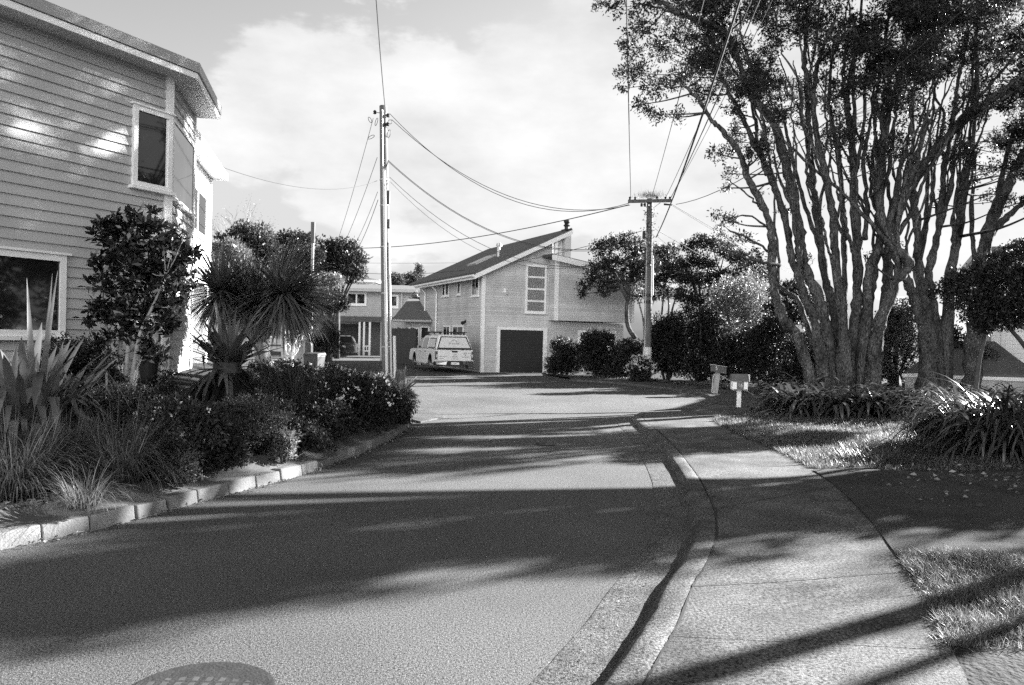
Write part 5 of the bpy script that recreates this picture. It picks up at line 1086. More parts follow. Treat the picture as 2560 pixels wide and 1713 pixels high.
# glossy broad leaved young tree against the house
def glossy_tree():
    d = 9.9; b = gl(322, d); t = thing('young_tree', 'young tree with large dark glossy leaves and several stems against the left house', 'tree', b); c = lambda px, py, dd=0.: W(px, py, d + dd)
    mb = MB()
    limbs = [[(300, 985, 0), (295, 930, 0), (283, 870, .05), (262, 800, .1), (255, 700, .1)], [(312, 985, 0), (318, 900, 0), (325, 820, 0), (318, 740, 0), (330, 640, 0), (345, 570, .05)], [(325, 985, 0), (338, 900, -.05), (352, 830, -.1), (385, 760, -.1), (415, 690, -.1)], [(305, 985, .1), (300, 880, .15), (310, 780, .2), (290, 660, .2), (265, 590, .2)], [(330, 940, 0), (365, 860, .1), (400, 800, .1), (440, 750, .1)]]
    for l in limbs: P = catmull([c(*q) for q in l], 4); P[0][2] = b[2] - .05; mb.tube(P, np.linspace(.035, .010, len(P)), 7)
    tips = []
    for (px, py, r, k) in ((265, 570, 40, 7), (330, 555, 50, 9), (380, 570, 45, 9), (300, 620, 60, 14), (370, 630, 60, 14), (430, 610, 45, 8), (260, 670, 45, 9), (440, 680, 45, 8), (330, 690, 70, 14), (400, 700, 60, 12), (270, 740, 50, 10), (345, 760, 60, 12), (420, 760, 50, 10), (250, 790, 40, 8), (300, 820, 55, 10), (375, 820, 55, 10), (400, 880, 30, 4), (255, 850, 25, 3), (470, 730, 30, 4), (480, 640, 25, 3)):
        for i in range(k): v = unit(1)[0] * r * random.random() ** .5; tips.append(c(px + v[0], py + v[1], v[2] / FPX * d * 1.0))
    tips = np.array(tips); per = 24; P = np.repeat(tips, per, 0) + RG.normal(size=(len(tips) * per, 3)) * .03; ax = np.repeat(nrm(unit(len(tips)) * .7 + [0, -.1, .75]), per, 0); D = nrm(ax * .55 + unit(len(P)) * .95)
    foliage_obj('crown', leaf_VF(P, D, RG.uniform(.08, .145, len(P)), RG.uniform(.032, .055, len(P)), .5, .6), M_['leafgloss'], t, b)
    nodes = np.concatenate([np.array(catmull([c(*q) for q in l], 4)) for l in limbs])
    for q in tips[::2]: k = nodes[np.argmin(np.linalg.norm(nodes - q, axis=1) + .5 * np.maximum(0, nodes[:, 2] - q[2]))]; mb.tube([k, (k + q) / 2 - [0, 0, .03], q], [.008, .006, .004], 4)
    mb.build('trunk', M_['barkpale'], t, b, smooth=True)
glossy_tree()
# plant pot by the house
b = gl(372, 12.3); t = thing('plant_pot', 'dark plant pot beside the wall of the left house', 'pot', b); mb = MB(); zz = zat(372, 905, 12.3) - b[2]; mb.lathe((0, 0, 0), (0, 0, 1), [(.1, 0), (.15, max(.2, zz)), (.17, max(.2, zz) + .01), (.17, max(.2, zz) + .05), (.14, max(.2, zz) + .05)], 16); mb.build('pot', M_['black'], t)
V, F = lumpy(b + [0, 0, max(.2, zz) + .15], .2, .2, .16, 500, .06, .03, 5); foliage_obj('foliage', (V, F), M_['leafmid'], t, b)
# pale bare branched shrub in front of the side garage
b = np.array([W(730, 920, 28.)[0], 28., .03]); t = thing('frangipani', 'small bare pale branched tree in front of the side garage', 'tree', b); c = lambda px, py: W(px, py, 28.); mb = MB()
for l, r in (([(730, 925), (731, 895), (735, 870), (737, 855), (737, 838)], .05), ([(732, 890), (742, 878), (750, 860), (757, 838)], .04), ([(735, 872), (731, 862), (729, 850)], .03), ([(721, 888), (716, 880), (713, 868), (717, 852)], .035), ([(722, 880), (727, 866)], .025), ([(737, 855), (744, 845), (748, 836)], .025), ([(717, 858), (725, 866), (734, 872)], .025), ([(726, 925), (720, 900), (716, 880)], .04)):
    P = catmull([c(*q) for q in l], 3); mb.tube(P, np.linspace(r, r * .6, len(P)), 7)
mb.build('trunk', M_['white'], t, b, smooth=True)
n = 160; P = np.array([c(RG.uniform(708, 760), RG.uniform(830, 858)) for _ in range(n)]); foliage_obj('foliage', leaf_VF(P, unit(n), .13, .06), M_['leafpale'], t, b)
# clipped dark tree and bush beside the drive
def ball(label, px, py, d, rx, rz_, n, L, mat, name='shrub', cat='shrub', trunk=True, lumps=12, group=None):
    c = W(px, py, d); b = np.array([c[0], d, 0.0]); t = thing(name, label, cat, b, group=group); foliage_obj('crown', lumpy(c, rx, rx, rz_, n, L, L * .45, lumps), M_[mat], t, b)
    mb = MB()
    for k in range(4 if trunk else 2):
        a = k * 1.6; e = c + np.array([math.cos(a) * rx * .5, math.sin(a) * rx * .4, rz_ * .3]); mb.tube([b + [math.cos(a) * .1, math.sin(a) * .1, -.05], (b + c) / 2 + [0, 0, .1], e], [.05 + rx * .03, .04 + rx * .02, .02], 6)
    mb.build('trunk', M_['barkdark'], t, b); return t
ball('dense dark clipped tree beside the drive, its round crown above the spiky tree', 822, 757, 36., .95, .75, 12000, .07, 'leafdark', 'clipped_tree', 'tree')
ball('rounded dark bush on the drive edge below the clipped tree', 822, 862, 35., 1.0, .95, 9000, .07, 'leafdark')
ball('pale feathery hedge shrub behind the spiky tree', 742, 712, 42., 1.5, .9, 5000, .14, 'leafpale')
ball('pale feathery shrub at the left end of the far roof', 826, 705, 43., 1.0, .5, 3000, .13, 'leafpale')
# background trees on the left
def crown_tree(label, px, pyb, d, clumps, n, L, mat='leafmid', bark='barkdark', name='tree', cat='tree', group=None, trunk_r=.2, extra=()):
    b = np.array([W(px, pyb, d)[0], d, 0.]); b[2] = 0. if d > 20 else b[2]; t = thing(name, label, cat, b, group=group); q = []; mb = MB(); top = np.mean([W(x, y, d) for x, y, r in clumps], 0); fk = np.array([b[0], d, max(1.0, top[2] * .5)])
    mb.tube([b - [0, 0, .1], fk], [trunk_r, trunk_r * .75], 8, noise=.06); tw = sum(r ** 2 for _, _, r in clumps)
    for (x, y, r) in clumps:
        dd = d + random.uniform(-1, 1) * r / FPX * d * .8; c = W(x, y, dd); R = r / FPX * d; (V, F), T = clump_leaves(c, R * 1.1, R * 1.1, R * .85, int(n * r * r / tw), L, L * .45, .6, .35, .42, 9); q.append((V, F))
        P = catmull([fk, (fk + c) / 2 + [0, 0, -.12 * R], c], 3); mb.tube(P, np.linspace(trunk_r * .55, .03, len(P)), 6)
        for e in T[:6]: mb.tube([c, e], [.03, .012], 4)
    foliage_obj('crown', merge(q), M_[mat], t, b); mb.build('trunk', M_[bark], t, b, smooth=True); return t
crown_tree('dark rounded tree nearest the left house among the background trees', 610, 760, 48., [(575, 600, 28), (610, 580, 32), (650, 590, 32), (670, 620, 34), (630, 630, 40), (590, 640, 36), (680, 660, 36), (640, 680, 45), (560, 605, 18)], 9000, .2, 'leafmid')
crown_tree('dark tree with bumpy top in the middle of the left background', 720, 760, 50., [(710, 598, 20), (740, 595, 22), (770, 600, 20), (715, 630, 34), (755, 635, 36), (735, 670, 40), (770, 670, 34), (700, 670, 30), (790, 640, 24)], 9000, .2, 'leafdark')
crown_tree('spreading dark tree beside the mast, left of the tall pole', 845, 770, 52., [(820, 620, 26), (850, 615, 26), (880, 625, 24), (895, 650, 22), (830, 650, 36), (870, 660, 36), (815, 690, 30), (890, 685, 24), (850, 695, 30), (800, 640, 20)], 9500, .2, 'leafdark')
crown_tree('pale leafy bush tree right beside the left house', 570, 780, 40., [(545, 625, 24), (575, 620, 28), (600, 650, 32), (560, 665, 34), (610, 690, 34), (535, 680, 26), (640, 690, 26)], 7000, .17, 'leafpale')
def bare_tree():
    d = 56.; b = np.array([W(610, 780, d)[0], d, 0.]); t = thing('bare_tree', 'pale leafless tree rising above the left background trees', 'tree', b); mb = MB(); fk = W(615, 650, d); mb.tube([b, fk], [.25, .18], 7); q = []
    for k in range(34):
        a = random.uniform(-1.35, 1.15); L = random.uniform(80, 135) * (1 - .18 * abs(a)); e = W(605 + math.sin(a) * L * 1.05, 648 - math.cos(a) * L, d + random.uniform(-2, 2)); m = (fk + e) / 2 + unit(1)[0] * .2; mb.tube([fk, m, e], [.05, .03, .01], 4)
        for j in range(5): s = random.uniform(.4, 1.); p = fk + (e - fk) * s; f = p + (e - fk) * .2 + unit(1)[0] * .5; mb.tube([p, f], [.014, .006], 3); q.append(f)
    mb.build('branches', M_['barkpale'], t, b); q = np.array(q); P = np.repeat(q, 5, 0) + RG.normal(size=(len(q) * 5, 3)) * .25; foliage_obj('buds', leaf_VF(P, unit(len(P)), .09, .04), M_['leafpale'], t, b)
bare_tree()
crown_tree('far rounded tree just right of the tall pole', 988, 770, 105., [(985, 700, 16), (998, 705, 12), (978, 712, 12)], 1400, .35, 'leafmid', trunk_r=.3)
crown_tree('far broad tree left of the conifer over the low roofs', 1020, 770, 110., [(1010, 700, 15), (1030, 698, 16), (1045, 705, 14), (1020, 712, 16), (1060, 712, 14)], 2200, .36, 'leafmid', trunk_r=.3)
def conifer():
    d = 112.; b = np.array([W(1048, 760, d)[0], d, 0.]); t = thing('conifer', 'far pointed conifer behind the garage house roof', 'tree', b); tp = W(1047, 668, d); mb = MB(); mb.tube([b, tp], [.3, .04], 6); mb.build('trunk', M_['barkdark'], t, b); q = []
    for z in np.linspace(tp[2] - 4.2, tp[2], 12): r = (tp[2] - z) * .36 + .1; q.append(clump_leaves((tp[0], d, z), r, r, .22, 130, .4, .12, .9, -.1, .4, 6)[0])
    foliage_obj('crown', merge(q), M_['leafmid'], t, b)
conifer()
crown_tree('low leafy tree between the far house and the garage house', 1055, 800, 56., [(1046, 750, 16), (1062, 760, 18), (1050, 775, 20), (1070, 740, 14)], 2600, .18, 'leafmid', trunk_r=.12)
crown_tree('added tree hidden behind the garage house, shading the far drive', 1216, 800, 62., [(1190, 720, 26), (1225, 715, 28), (1250, 735, 26), (1205, 760, 34), (1245, 770, 34), (1270, 750, 24)], 2600, .26, 'leafmid', trunk_r=.2)  # unseen tree, put in to shade the ground before the far house
# ================================================================ RIGHT SIDE
def gr(px, d, py=960): x = float(W(px, py, d)[0]); return np.array([x, d, max(.02, float(zr(x, d))) if px > 1650 else .03])
HG = 1.0
def hedge(label, px, d, ytop, rxpx, n, L, mat, ybase=None, flowers=None, lumps=11, group=None):
    b = gr(px, d); return shrub(label, b, zat(px, ytop, d) - b[2], rxpx / FPX * d * 1.3, int(n * 1.5), L, L * .5, mat, lumps=lumps, flowers=flowers, group=group, low=.0)
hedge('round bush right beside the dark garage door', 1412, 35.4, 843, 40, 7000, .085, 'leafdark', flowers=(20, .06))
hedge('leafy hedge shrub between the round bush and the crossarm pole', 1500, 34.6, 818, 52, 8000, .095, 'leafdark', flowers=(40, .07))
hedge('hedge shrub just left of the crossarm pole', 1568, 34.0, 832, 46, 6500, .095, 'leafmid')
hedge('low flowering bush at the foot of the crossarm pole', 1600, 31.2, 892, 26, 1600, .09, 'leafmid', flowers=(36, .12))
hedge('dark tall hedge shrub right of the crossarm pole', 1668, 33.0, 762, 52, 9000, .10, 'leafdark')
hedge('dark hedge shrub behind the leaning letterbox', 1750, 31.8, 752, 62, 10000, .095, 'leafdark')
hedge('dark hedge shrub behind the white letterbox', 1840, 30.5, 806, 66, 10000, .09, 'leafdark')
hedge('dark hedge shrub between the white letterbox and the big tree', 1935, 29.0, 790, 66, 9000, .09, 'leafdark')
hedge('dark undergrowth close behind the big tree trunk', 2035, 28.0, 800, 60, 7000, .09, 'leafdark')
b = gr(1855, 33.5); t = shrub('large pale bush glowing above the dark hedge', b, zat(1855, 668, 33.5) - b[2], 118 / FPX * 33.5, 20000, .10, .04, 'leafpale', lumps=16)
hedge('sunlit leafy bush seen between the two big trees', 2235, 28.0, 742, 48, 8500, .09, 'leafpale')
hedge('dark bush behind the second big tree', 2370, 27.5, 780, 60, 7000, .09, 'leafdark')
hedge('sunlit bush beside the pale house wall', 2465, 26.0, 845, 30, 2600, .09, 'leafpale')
# multi stemmed tree by the overhanging house and the one behind it
def stem_tree(label, stems, clumps, d, n, L, mat, r=.09, bark='bark', group=None, name='tree', leafw=.45, per=9):
    b = W(*stems[0][0][:2], d); b[2] = max(.02, min(b[2], .6)); t = thing(name, label, 'tree', b, group=group); mb = MB(); nodes = []
    for s in stems:
        P = catmull([W(q[0], q[1], d + (q[2] if len(q) > 2 else 0)) for q in s], 4); nodes += P[len(P) // 3:]; mb.tube(P, np.linspace(r, r * .45, len(P)), 8, noise=.05)
    nodes = np.array(nodes); q = []; tw = sum(c[2] ** 2 for c in clumps)
    for (x, y, rp) in clumps:
        dd = d + random.uniform(-1, 1) * rp / FPX * d; c = W(x, y, dd); R = rp / FPX * d; (V, F), T = clump_leaves(c, R, R, R * .75, int(n * rp * rp / tw), L, L * leafw, .55, .35, .45, per); q.append((V, F))
        k = nodes[np.argmin(np.linalg.norm(nodes - c, axis=1) + .6 * np.maximum(0, nodes[:, 2] - c[2]))]; P = catmull([k, (k + c) / 2 - [0, 0, .1 * R], c], 3); mb.tube(P, np.linspace(r * .4, r * .16, len(P)), 5)
        for e in T[:7]: mb.tube([c, e], [r * .15, r * .05], 3)
    mb.build('trunk', M_[bark], t, b, smooth=True); foliage_obj('crown', merge(q), M_[mat], t, b); return t
stem_tree('crooked stemmed tree with spreading crown in front of the overhanging house', [[(1588, 846), (1570, 815), (1567, 770), (1574, 725), (1578, 690), (1585, 640)], [(1572, 752), (1556, 722), (1540, 690), (1520, 665)], [(1574, 735), (1560, 700), (1556, 670)], [(1578, 700), (1600, 670), (1620, 640)]],
    [(1500, 620, 26), (1530, 610, 28), (1570, 605, 32), (1610, 625, 30), (1490, 660, 28), (1530, 660, 34), (1575, 655, 38), (1620, 665, 34), (1500, 700, 26), (1545, 705, 34), (1590, 700, 34), (1462, 715, 17), (1455, 735, 14), (1480, 690, 20), (1600, 740, 22), (1510, 730, 18)], 37.5, 10000, .13, 'leafdark', .12)
stem_tree('thin multi stemmed tree right behind the crossarm pole', [[(1612, 850), (1608, 800), (1598, 760), (1588, 730)], [(1652, 830), (1655, 780), (1660, 730), (1665, 690)], [(1675, 830), (1680, 780), (1690, 745), (1705, 715)], [(1665, 830), (1672, 770), (1668, 720)], [(1620, 850), (1616, 790), (1612, 740)]],
    [(1640, 635, 26), (1670, 630, 26), (1690, 660, 26), (1650, 670, 34), (1680, 690, 30), (1640, 710, 26), (1710, 690, 20), (1665, 735, 22), (1630, 740, 18), (1700, 730, 18)], 41., 7000, .14, 'leafdark', .07)
stem_tree('dark leafy tree behind the pale bush', [[(1745, 860), (1750, 780), (1748, 700)], [(1750, 800), (1775, 720), (1800, 680)], [(1748, 760), (1730, 700), (1715, 670)]],
    [(1722, 615, 22), (1750, 605, 24), (1780, 612, 26), (1812, 628, 26), (1845, 645, 28), (1880, 662, 28), (1910, 690, 28), (1715, 665, 24), (1740, 650, 28), (1770, 660, 26), (1725, 700, 30), (1760, 700, 34), (1710, 740, 26), (1740, 750, 32), (1800, 690, 24), (1720, 780, 26), (1840, 690, 26), (1800, 700, 30), (1850, 725, 34), (1900, 735, 34), (1820, 765, 34), (1880, 785, 34), (1780, 760, 30)], 37.5, 19000, .13, 'leafdark', .10)

stem_tree('dark leafy tree filling the gap between the pale bush and the spreading tree', [[(1975, 870), (1975, 800), (1965, 740)], [(1975, 820), (2000, 760), (2015, 730)]], [(1950, 730, 28), (1985, 720, 28), (2010, 745, 28), (1935, 770, 30), (1975, 770, 34), (2010, 790, 34), (1950, 810, 34), (2040, 760, 24)], 30., 6500, .11, 'leafdark', .09)
# ---------------------------------------------------------------- the two great multi stemmed trees
LIMBS1 = [
 [(2045, 945, -.5, .26), (1999, 854, -.6, .24), (1963, 801, -.7, .22), (1941, 751, -.8, .2), (1932, 695, -.8, .19), (1932, 626, -.9, .18), (1922, 557, -.9, .165), (1895, 490, -.9, .15), (1868, 440, -1, .14), (1839, 369, -1, .13), (1810, 330, -1, .11), (1775, 295, -1, .09), (1738, 240, -1.2, .07), (1697, 203, -1.2, .045)],
 [(2075, 945, -.2, .28), (2038, 811, -.3, .20), (2010, 751, -.3, .18), (1997, 689, -.2, .17), (1976, 626, -.2, .16), (1967, 575, -.1, .15), (1950, 500, 0, .14), (1922, 438, 0, .13), (1885, 359, .1, .11), (1849, 276, .1, .1), (1816, 221, .2, .08), (1793, 175, .2, .05)],
 [(2098, 950, 0, .36), (2065, 830, 0, .3), (2047, 745, 0, .26), (2022, 695, 0, .24), (2004, 632, 0, .235), (1995, 560, 0, .22), (1973, 452, 0, .19), (1955, 359, 0, .18), (1922, 295, 0, .165), (1885, 240, -.2, .15), (1849, 161, -.4, .13), (1821, 92, -.6, .11), (1779, 60, -.8, .09), (1687, 32, -1, .06), (1600, 8, -1.2, .035)],
 [(2112, 950, .3, .36), (2090, 800, .2, .25), (2060, 689, .2, .19), (2051, 599, .2, .17), (2038, 498, .3, .16), (2028, 415, .3, .15), (2024, 323, .3, .14), (2019, 230, .3, .12), (2010, 157, .3, .1), (2020, 60, .3, .08), (2010, -60, .3, .05)],
 [(2120, 950, -.3, .36), (2105, 800, -.3, .25), (2090, 680, -.4, .18), (2088, 576, -.4, .165), (2074, 498, -.5, .155), (2056, 405, -.5, .145), (2042, 332, -.5, .13), (2033, 258, -.6, .11), (2045, 160, -.6, .09), (2090, 50, -.6, .06)],
 [(2135, 950, .1, .36), (2140, 800, .1, .26), (2143, 690, .1, .22), (2139, 544, .1, .19), (2134, 461, .2, .18), (2130, 369, .2, .16), (2120, 276, .2, .13), (2125, 184, .2, .1), (2150, 80, .2, .07), (2160, -60, .2, .05)],
 [(2150, 950, .5, .34), (2165, 800, .5, .24), (2185, 690, .5, .18), (2199, 599, .6, .165), (2199, 498, .6, .155), (2203, 392, .6, .14), (2213, 323, .7, .13), (2225, 220, .7, .1), (2215, 100, .8, .07), (2240, -40, .8, .05)],
 [(2160, 945, -.2, .32), (2167, 760, -.2, .22), (2172, 673, -.3, .17), (2200, 610, -.3, .15), (2225, 540, -.3, .14), (2240, 490, -.4, .135), (2254, 415, -.4, .12), (2273, 332, -.4, .1), (2280, 258, -.5, .08), (2300, 150, -.5, .06)],
 [(2172, 948, -.4, .38), (2192, 850, -.5, .3), (2207, 790, -.6, .25), (2240, 703, -.6, .22), (2274, 664, -.6, .22), (2250, 630, -.6, .19), (2217, 582, -.6, .18), (2202, 520, -.5, .17), (2198, 440, -.5, .14), (2210, 330, -.5, .1)],
 [(2170, 945, .3, .34), (2204, 800, .3, .25), (2217, 700, .3, .21), (2222, 620, .3, .19), (2236, 560, .3, .18), (2262, 490, .3, .16), (2292, 400, .3, .13), (2315, 300, .4, .1)],
 [(2100, 930, .9, .3), (2110, 740, 1.0, .15), (2112, 600, 1.1, .13), (2104, 480, 1.2, .12), (2090, 360, 1.2, .10), (2075, 240, 1.3, .08), (2080, 120, 1.3, .06)],
 [(2060, 640, .5, .12), (2015, 520, .8, .10), (1990, 430, 1.0, .08), (1960, 300, 1.1, .06), (1945, 200, 1.2, .04)],
 [(2160, 600, .4, .12), (2168, 500, .6, .11), (2160, 400, .6, .09), (2175, 300, .7, .07), (2190, 180, .7, .05)],
 [(1950, 665, -.8, .08), (1900, 655, -1.2, .06), (1850, 640, -1.4, .045), (1800, 625, -1.5, .03)],
 [(1935, 640, -.8, .06), (1880, 600, -1.4, .045), (1820, 575, -1.6, .03)], [(1925, 570, -.9, .05), (1870, 540, -1.3, .035), (1815, 545, -1.4, .02)],
 [(1905, 520, -.9, .05), (1860, 480, -1.2, .035), (1820, 450, -1.3, .02)], [(2035, 880, .6, .16), (2000, 760, 1.2, .12), (1975, 735, 1.4, .1), (1930, 700, 1.6, .06)]]
CL1 = [(1500, 15, 22), (1535, 22, 28), (1600, 62, 45), (1572, 120, 38), (1590, 178, 42), (1645, 120, 50), (1700, 85, 60), (1556, 222, 20), (1640, 215, 42), (1598, 262, 26), (1648, 285, 30), (1712, 190, 55), (1765, 130, 55), (1760, 235, 42), (1690, 20, 55), (1620, 5, 42), (1690, 290, 26), (1560, 180, 26), (1745, 30, 55),
 (1800, 385, 30), (1835, 355, 32), (1832, 435, 24), (1815, 470, 18), (1795, 540, 22), (1830, 555, 26), (1862, 600, 28), (1820, 615, 24), (1800, 580, 20), (1890, 640, 22), (1850, 650, 20), (1925, 250, 30), (1945, 300, 26), (2240, 610, 16), (2030, 640, 12), (2160, 640, 14)]
rg1 = random.Random(21)
for k in range(100): x = rg1.uniform(1740, 2320); y = rg1.uniform(-110, 235 - .06 * abs(x - 2000)); CL1.append((x, y, rg1.uniform(34, 58)))
for k in range(46): x = rg1.uniform(1830, 2300); CL1.append((x, rg1.uniform(200, 400), rg1.uniform(18, 36)))
for k in range(26): x = rg1.uniform(1900, 2280); CL1.append((x, rg1.uniform(340, 560), rg1.uniform(8, 16)))
for k in range(46): x = rg1.uniform(1650, 2400); CL1.append((x, rg1.uniform(-430, -100), rg1.uniform(50, 85)))
LIMBS2 = [
 [(2320, 945, 0, .42), (2318, 850, 0, .36), (2300, 790, 0, .27), (2282, 740, 0, .21), (2262, 690, -.1, .19), (2245, 650, -.1, .17), (2222, 600, -.2, .15), (2205, 560, -.2, .13), (2190, 480, -.2, .1), (2180, 400, -.2, .08), (2190, 300, -.2, .05)],
 [(2330, 945, .2, .42), (2325, 850, .2, .34), (2308, 740, .2, .23), (2297, 672, .2, .2), (2295, 600, .2, .19), (2285, 520, .2, .18), (2285, 470, .1, .18), (2300, 424, .1, .17), (2346, 364, 0, .15), (2397, 313, -.1, .125), (2457, 258, -.2, .1), (2517, 217, -.3, .075), (2600, 160, -.4, .05)],
 [(2345, 940, .3, .36), (2335, 800, .3, .24), (2323, 690, .4, .18), (2335, 620, .4, .17), (2350, 560, .5, .16), (2355, 500, .5, .15), (2362, 400, .5, .13), (2385, 300, .6, .11), (2395, 200, .6, .09), (2420, 80, .6, .06)],
 [(2360, 940, .5, .4), (2372, 760, .6, .24), (2383, 640, .6, .21), (2398, 571, .7, .2), (2411, 461, .7, .18), (2429, 346, .8, .15), (2443, 184, .8, .11), (2440, 92, .8, .09), (2460, -40, .9, .06)],
 [(2300, 620, .4, .1), (2320, 520, .6, .09), (2318, 400, .7, .08), (2330, 300, .7, .06), (2340, 200, .8, .04)]]
CL2 = []
for k in range(70): x = rg1.uniform(2240, 2640); CL2.append((x, rg1.uniform(-110, 270), rg1.uniform(34, 58)))
for k in range(28): x = rg1.uniform(2280, 2600); CL2.append((x, rg1.uniform(240, 430), rg1.uniform(20, 36)))
for k in range(12): x = rg1.uniform(2330, 2600); CL2.append((x, rg1.uniform(400, 540), rg1.uniform(12, 26)))
for k in range(26): x = rg1.uniform(2300, 2700); CL2.append((x, rg1.uniform(-430, -100), rg1.uniform(50, 85)))
LIMBS3 = [[(2425, 935, 0, .32), (2436, 850, 0, .25), (2450, 720, 0, .21), (2463, 608, 0, .19), (2492, 525, 0, .17), (2526, 452, 0, .14), (2570, 360, 0, .11), (2620, 260, 0, .07)], [(2470, 590, .1, .12), (2520, 540, .2, .1), (2580, 490, .3, .07), (2640, 430, .4, .05)], [(2495, 520, 0, .1), (2510, 420, .2, .08), (2540, 300, .3, .06)], [(2440, 760, .3, .1), (2436, 640, .5, .08), (2430, 500, .6, .06), (2440, 380, .7, .04)]]
CL3 = [(2560, 330, 36), (2600, 280, 45), (2640, 380, 50), (2540, 420, 26), (2600, 450, 34), (2510, 360, 26), (2660, 300, 50), (2570, 500, 18), (2620, 200, 50), (2680, 120, 55), (2640, 40, 55), (2700, 420, 40)]
def slim(limbs, k):
    return [[(x, y, dz, r * (k if y < 860 else (k + .1))) for x, y, dz, r in l] for l in limbs]
def sprout(limbs, n, seed):
    rr = random.Random(seed); out = []; main = [l for l in limbs if l[0][1] > 900]
    for i in range(n):
        l = rr.choice(main); k = rr.randint(2, max(2, len(l) - 4)); x, y, dz, r = l[k]; x2, y2 = l[min(k + 2, len(l) - 1)][:2]; dx = (x2 - x) / max(40, y - y2); q = [(x, y, dz, r * .5)]; L = rr.uniform(260, 520); r0 = min(r * .5, rr.uniform(.035, .07)); q[0] = (x, y, dz, r0); sx = dx + rr.uniform(-.28, .28); zz = rr.uniform(-1.4, 1.4)
        for j in range(1, 6): f = j / 5; q.append((x + sx * L * f + rr.uniform(-10, 10), y - L * f, dz + zz * f ** .8, r0 * (1 - .75 * f)))
        out.append(q)
    return out
def great_tree(label, limbs, clumps, d, n, L, seed, dspread=2.2, twigs=9):
    OPEN_CANOPY[0] = True
    rr = random.Random(seed); b = W(limbs[0][0][0], 950, d); b[2] = max(.1, float(zr(b[0], d)) - .05); t = thing('tree', label, 'tree', b, group='big trees on the right verge'); mb = MB(); nodes = []; rads = []
    for l in limbs:
        P = [W(x, y, d + dz) for x, y, dz, r in l]
        if l[0][1] > 900: P[0][2] = b[2] - .1
        R = np.interp(np.linspace(0, 1, (len(l) - 1) * 7 + 1), np.linspace(0, 1, len(l)), [q[3] for q in l]); C_ = catmull(P, 7)
        ph = rr.uniform(0, 6); C_ = [c + np.array([rr.gauss(0, .014) + .02 * math.sin(i * .33 + ph), rr.gauss(0, .014), rr.gauss(0, .01)]) for i, c in enumerate(C_)]; R = R * (1 + .09 * np.sin(np.arange(len(R)) * 1.1 + ph) + .07 * np.sin(np.arange(len(R)) * .37 + 2 * ph))
        mb.tube(C_, R, 12, noise=.15); nodes += C_[len(C_) // 3:]; rads += list(R[len(C_) // 3:])
    nodes = np.array(nodes); q = []; tw = sum(c[2] ** 2 for c in clumps)
    for (x, y, rp) in clumps:
        dd = d + rr.uniform(-1, 1) * dspread; c = W(x, y, dd); R = rp / FPX * d; nl = int(n * rp * rp / tw)
        (V, F), T = clump_leaves(c, R, R, R * .72, nl, L, L * .42, .55, .25, .5, 11); q.append((V, F))
        i = np.argmin(np.linalg.norm(nodes - c, axis=1) + .9 * np.maximum(0, nodes[:, 2] + .2 - c[2])); k = nodes[i]; dist = np.linalg.norm(c - k); r0 = min(rads[i] * .6, .018 + .012 * dist)
        m = (k + c) / 2 + np.array([rr.uniform(-.15, .15), rr.uniform(-.15, .15), -.06]) * dist * .6; P = catmull([k, m, c], 4); mb.tube(P, np.linspace(r0, r0 * .4, len(P)), 5)
        for e in T[:twigs]: e2 = (c + e) / 2 + unit(1)[0] * .06; mb.tube([c, e2, e], [r0 * .4, r0 * .25, .004], 3)
    mb.build('trunk', M_['bark'], t, b, smooth=True); foliage_obj('crown', merge(q), M_['leaftree'], t, b); OPEN_CANOPY[0] = False; return t
great_tree('huge spreading tree with a dozen trunks fanning up from one base beside the white letterbox', slim(LIMBS1, .58) + sprout(LIMBS1, 52, 5), CL1, 21.2, 138000, .095, 1)
great_tree('second huge many trunked tree right of the spreading one', slim(LIMBS2, .6) + sprout(LIMBS2, 28, 6), CL2, 22.6, 84000, .095, 2)
great_tree('leaning tree behind the small dark tree at the right picture edge', LIMBS3, CL3, 24.0, 24000, .10, 3, 1.2)
# trees of the same row further right (outside the frame, their shade lies on the road)
def row_tree(label, x, y, clumps, n, L, stems):
    OPEN_CANOPY[0] = True
    b = np.array([x, y, .3]); t = thing('tree', label, 'tree', b, group='big trees on the right verge'); mb = MB(); q = []; tw = sum(c[3] ** 2 for c in clumps)
    for (dx, dy, top, r) in stems: mb.tube(catmull([b + (dx * .2, dy * .2, -.2), b + (dx * .5, dy * .5, top * .5), b + (dx, dy, top)], 5), np.linspace(r, r * .5, 11), 9, noise=.06)
    for (s, a, z, r) in clumps:   # s across the sun direction, a along it
        c = b + np.array([-.53 * s + .848 * a, .848 * s + .53 * a, z]); (V, F), T = clump_leaves(c, r, r, r * .8, int(n * r * r / tw), L, L * .45, .55, .25, .45, 9); q.append((V, F))
        dx, dy, top, rr = min(stems, key=lambda e: (e[0] - c[0] + x) ** 2 + (e[1] - c[1] + y) ** 2); k = b + (dx, dy, top * .85); mb.tube(catmull([k, (k + c) / 2, c], 3), np.linspace(rr * .45, .03, 7), 6)
        for e in T[:5]: mb.tube([c, e], [.03, .01], 3)
    mb.build('trunk', M_['bark'], t, b, smooth=True); foliage_obj('crown', merge(q), M_['leaftree'], t, b); OPEN_CANOPY[0] = False
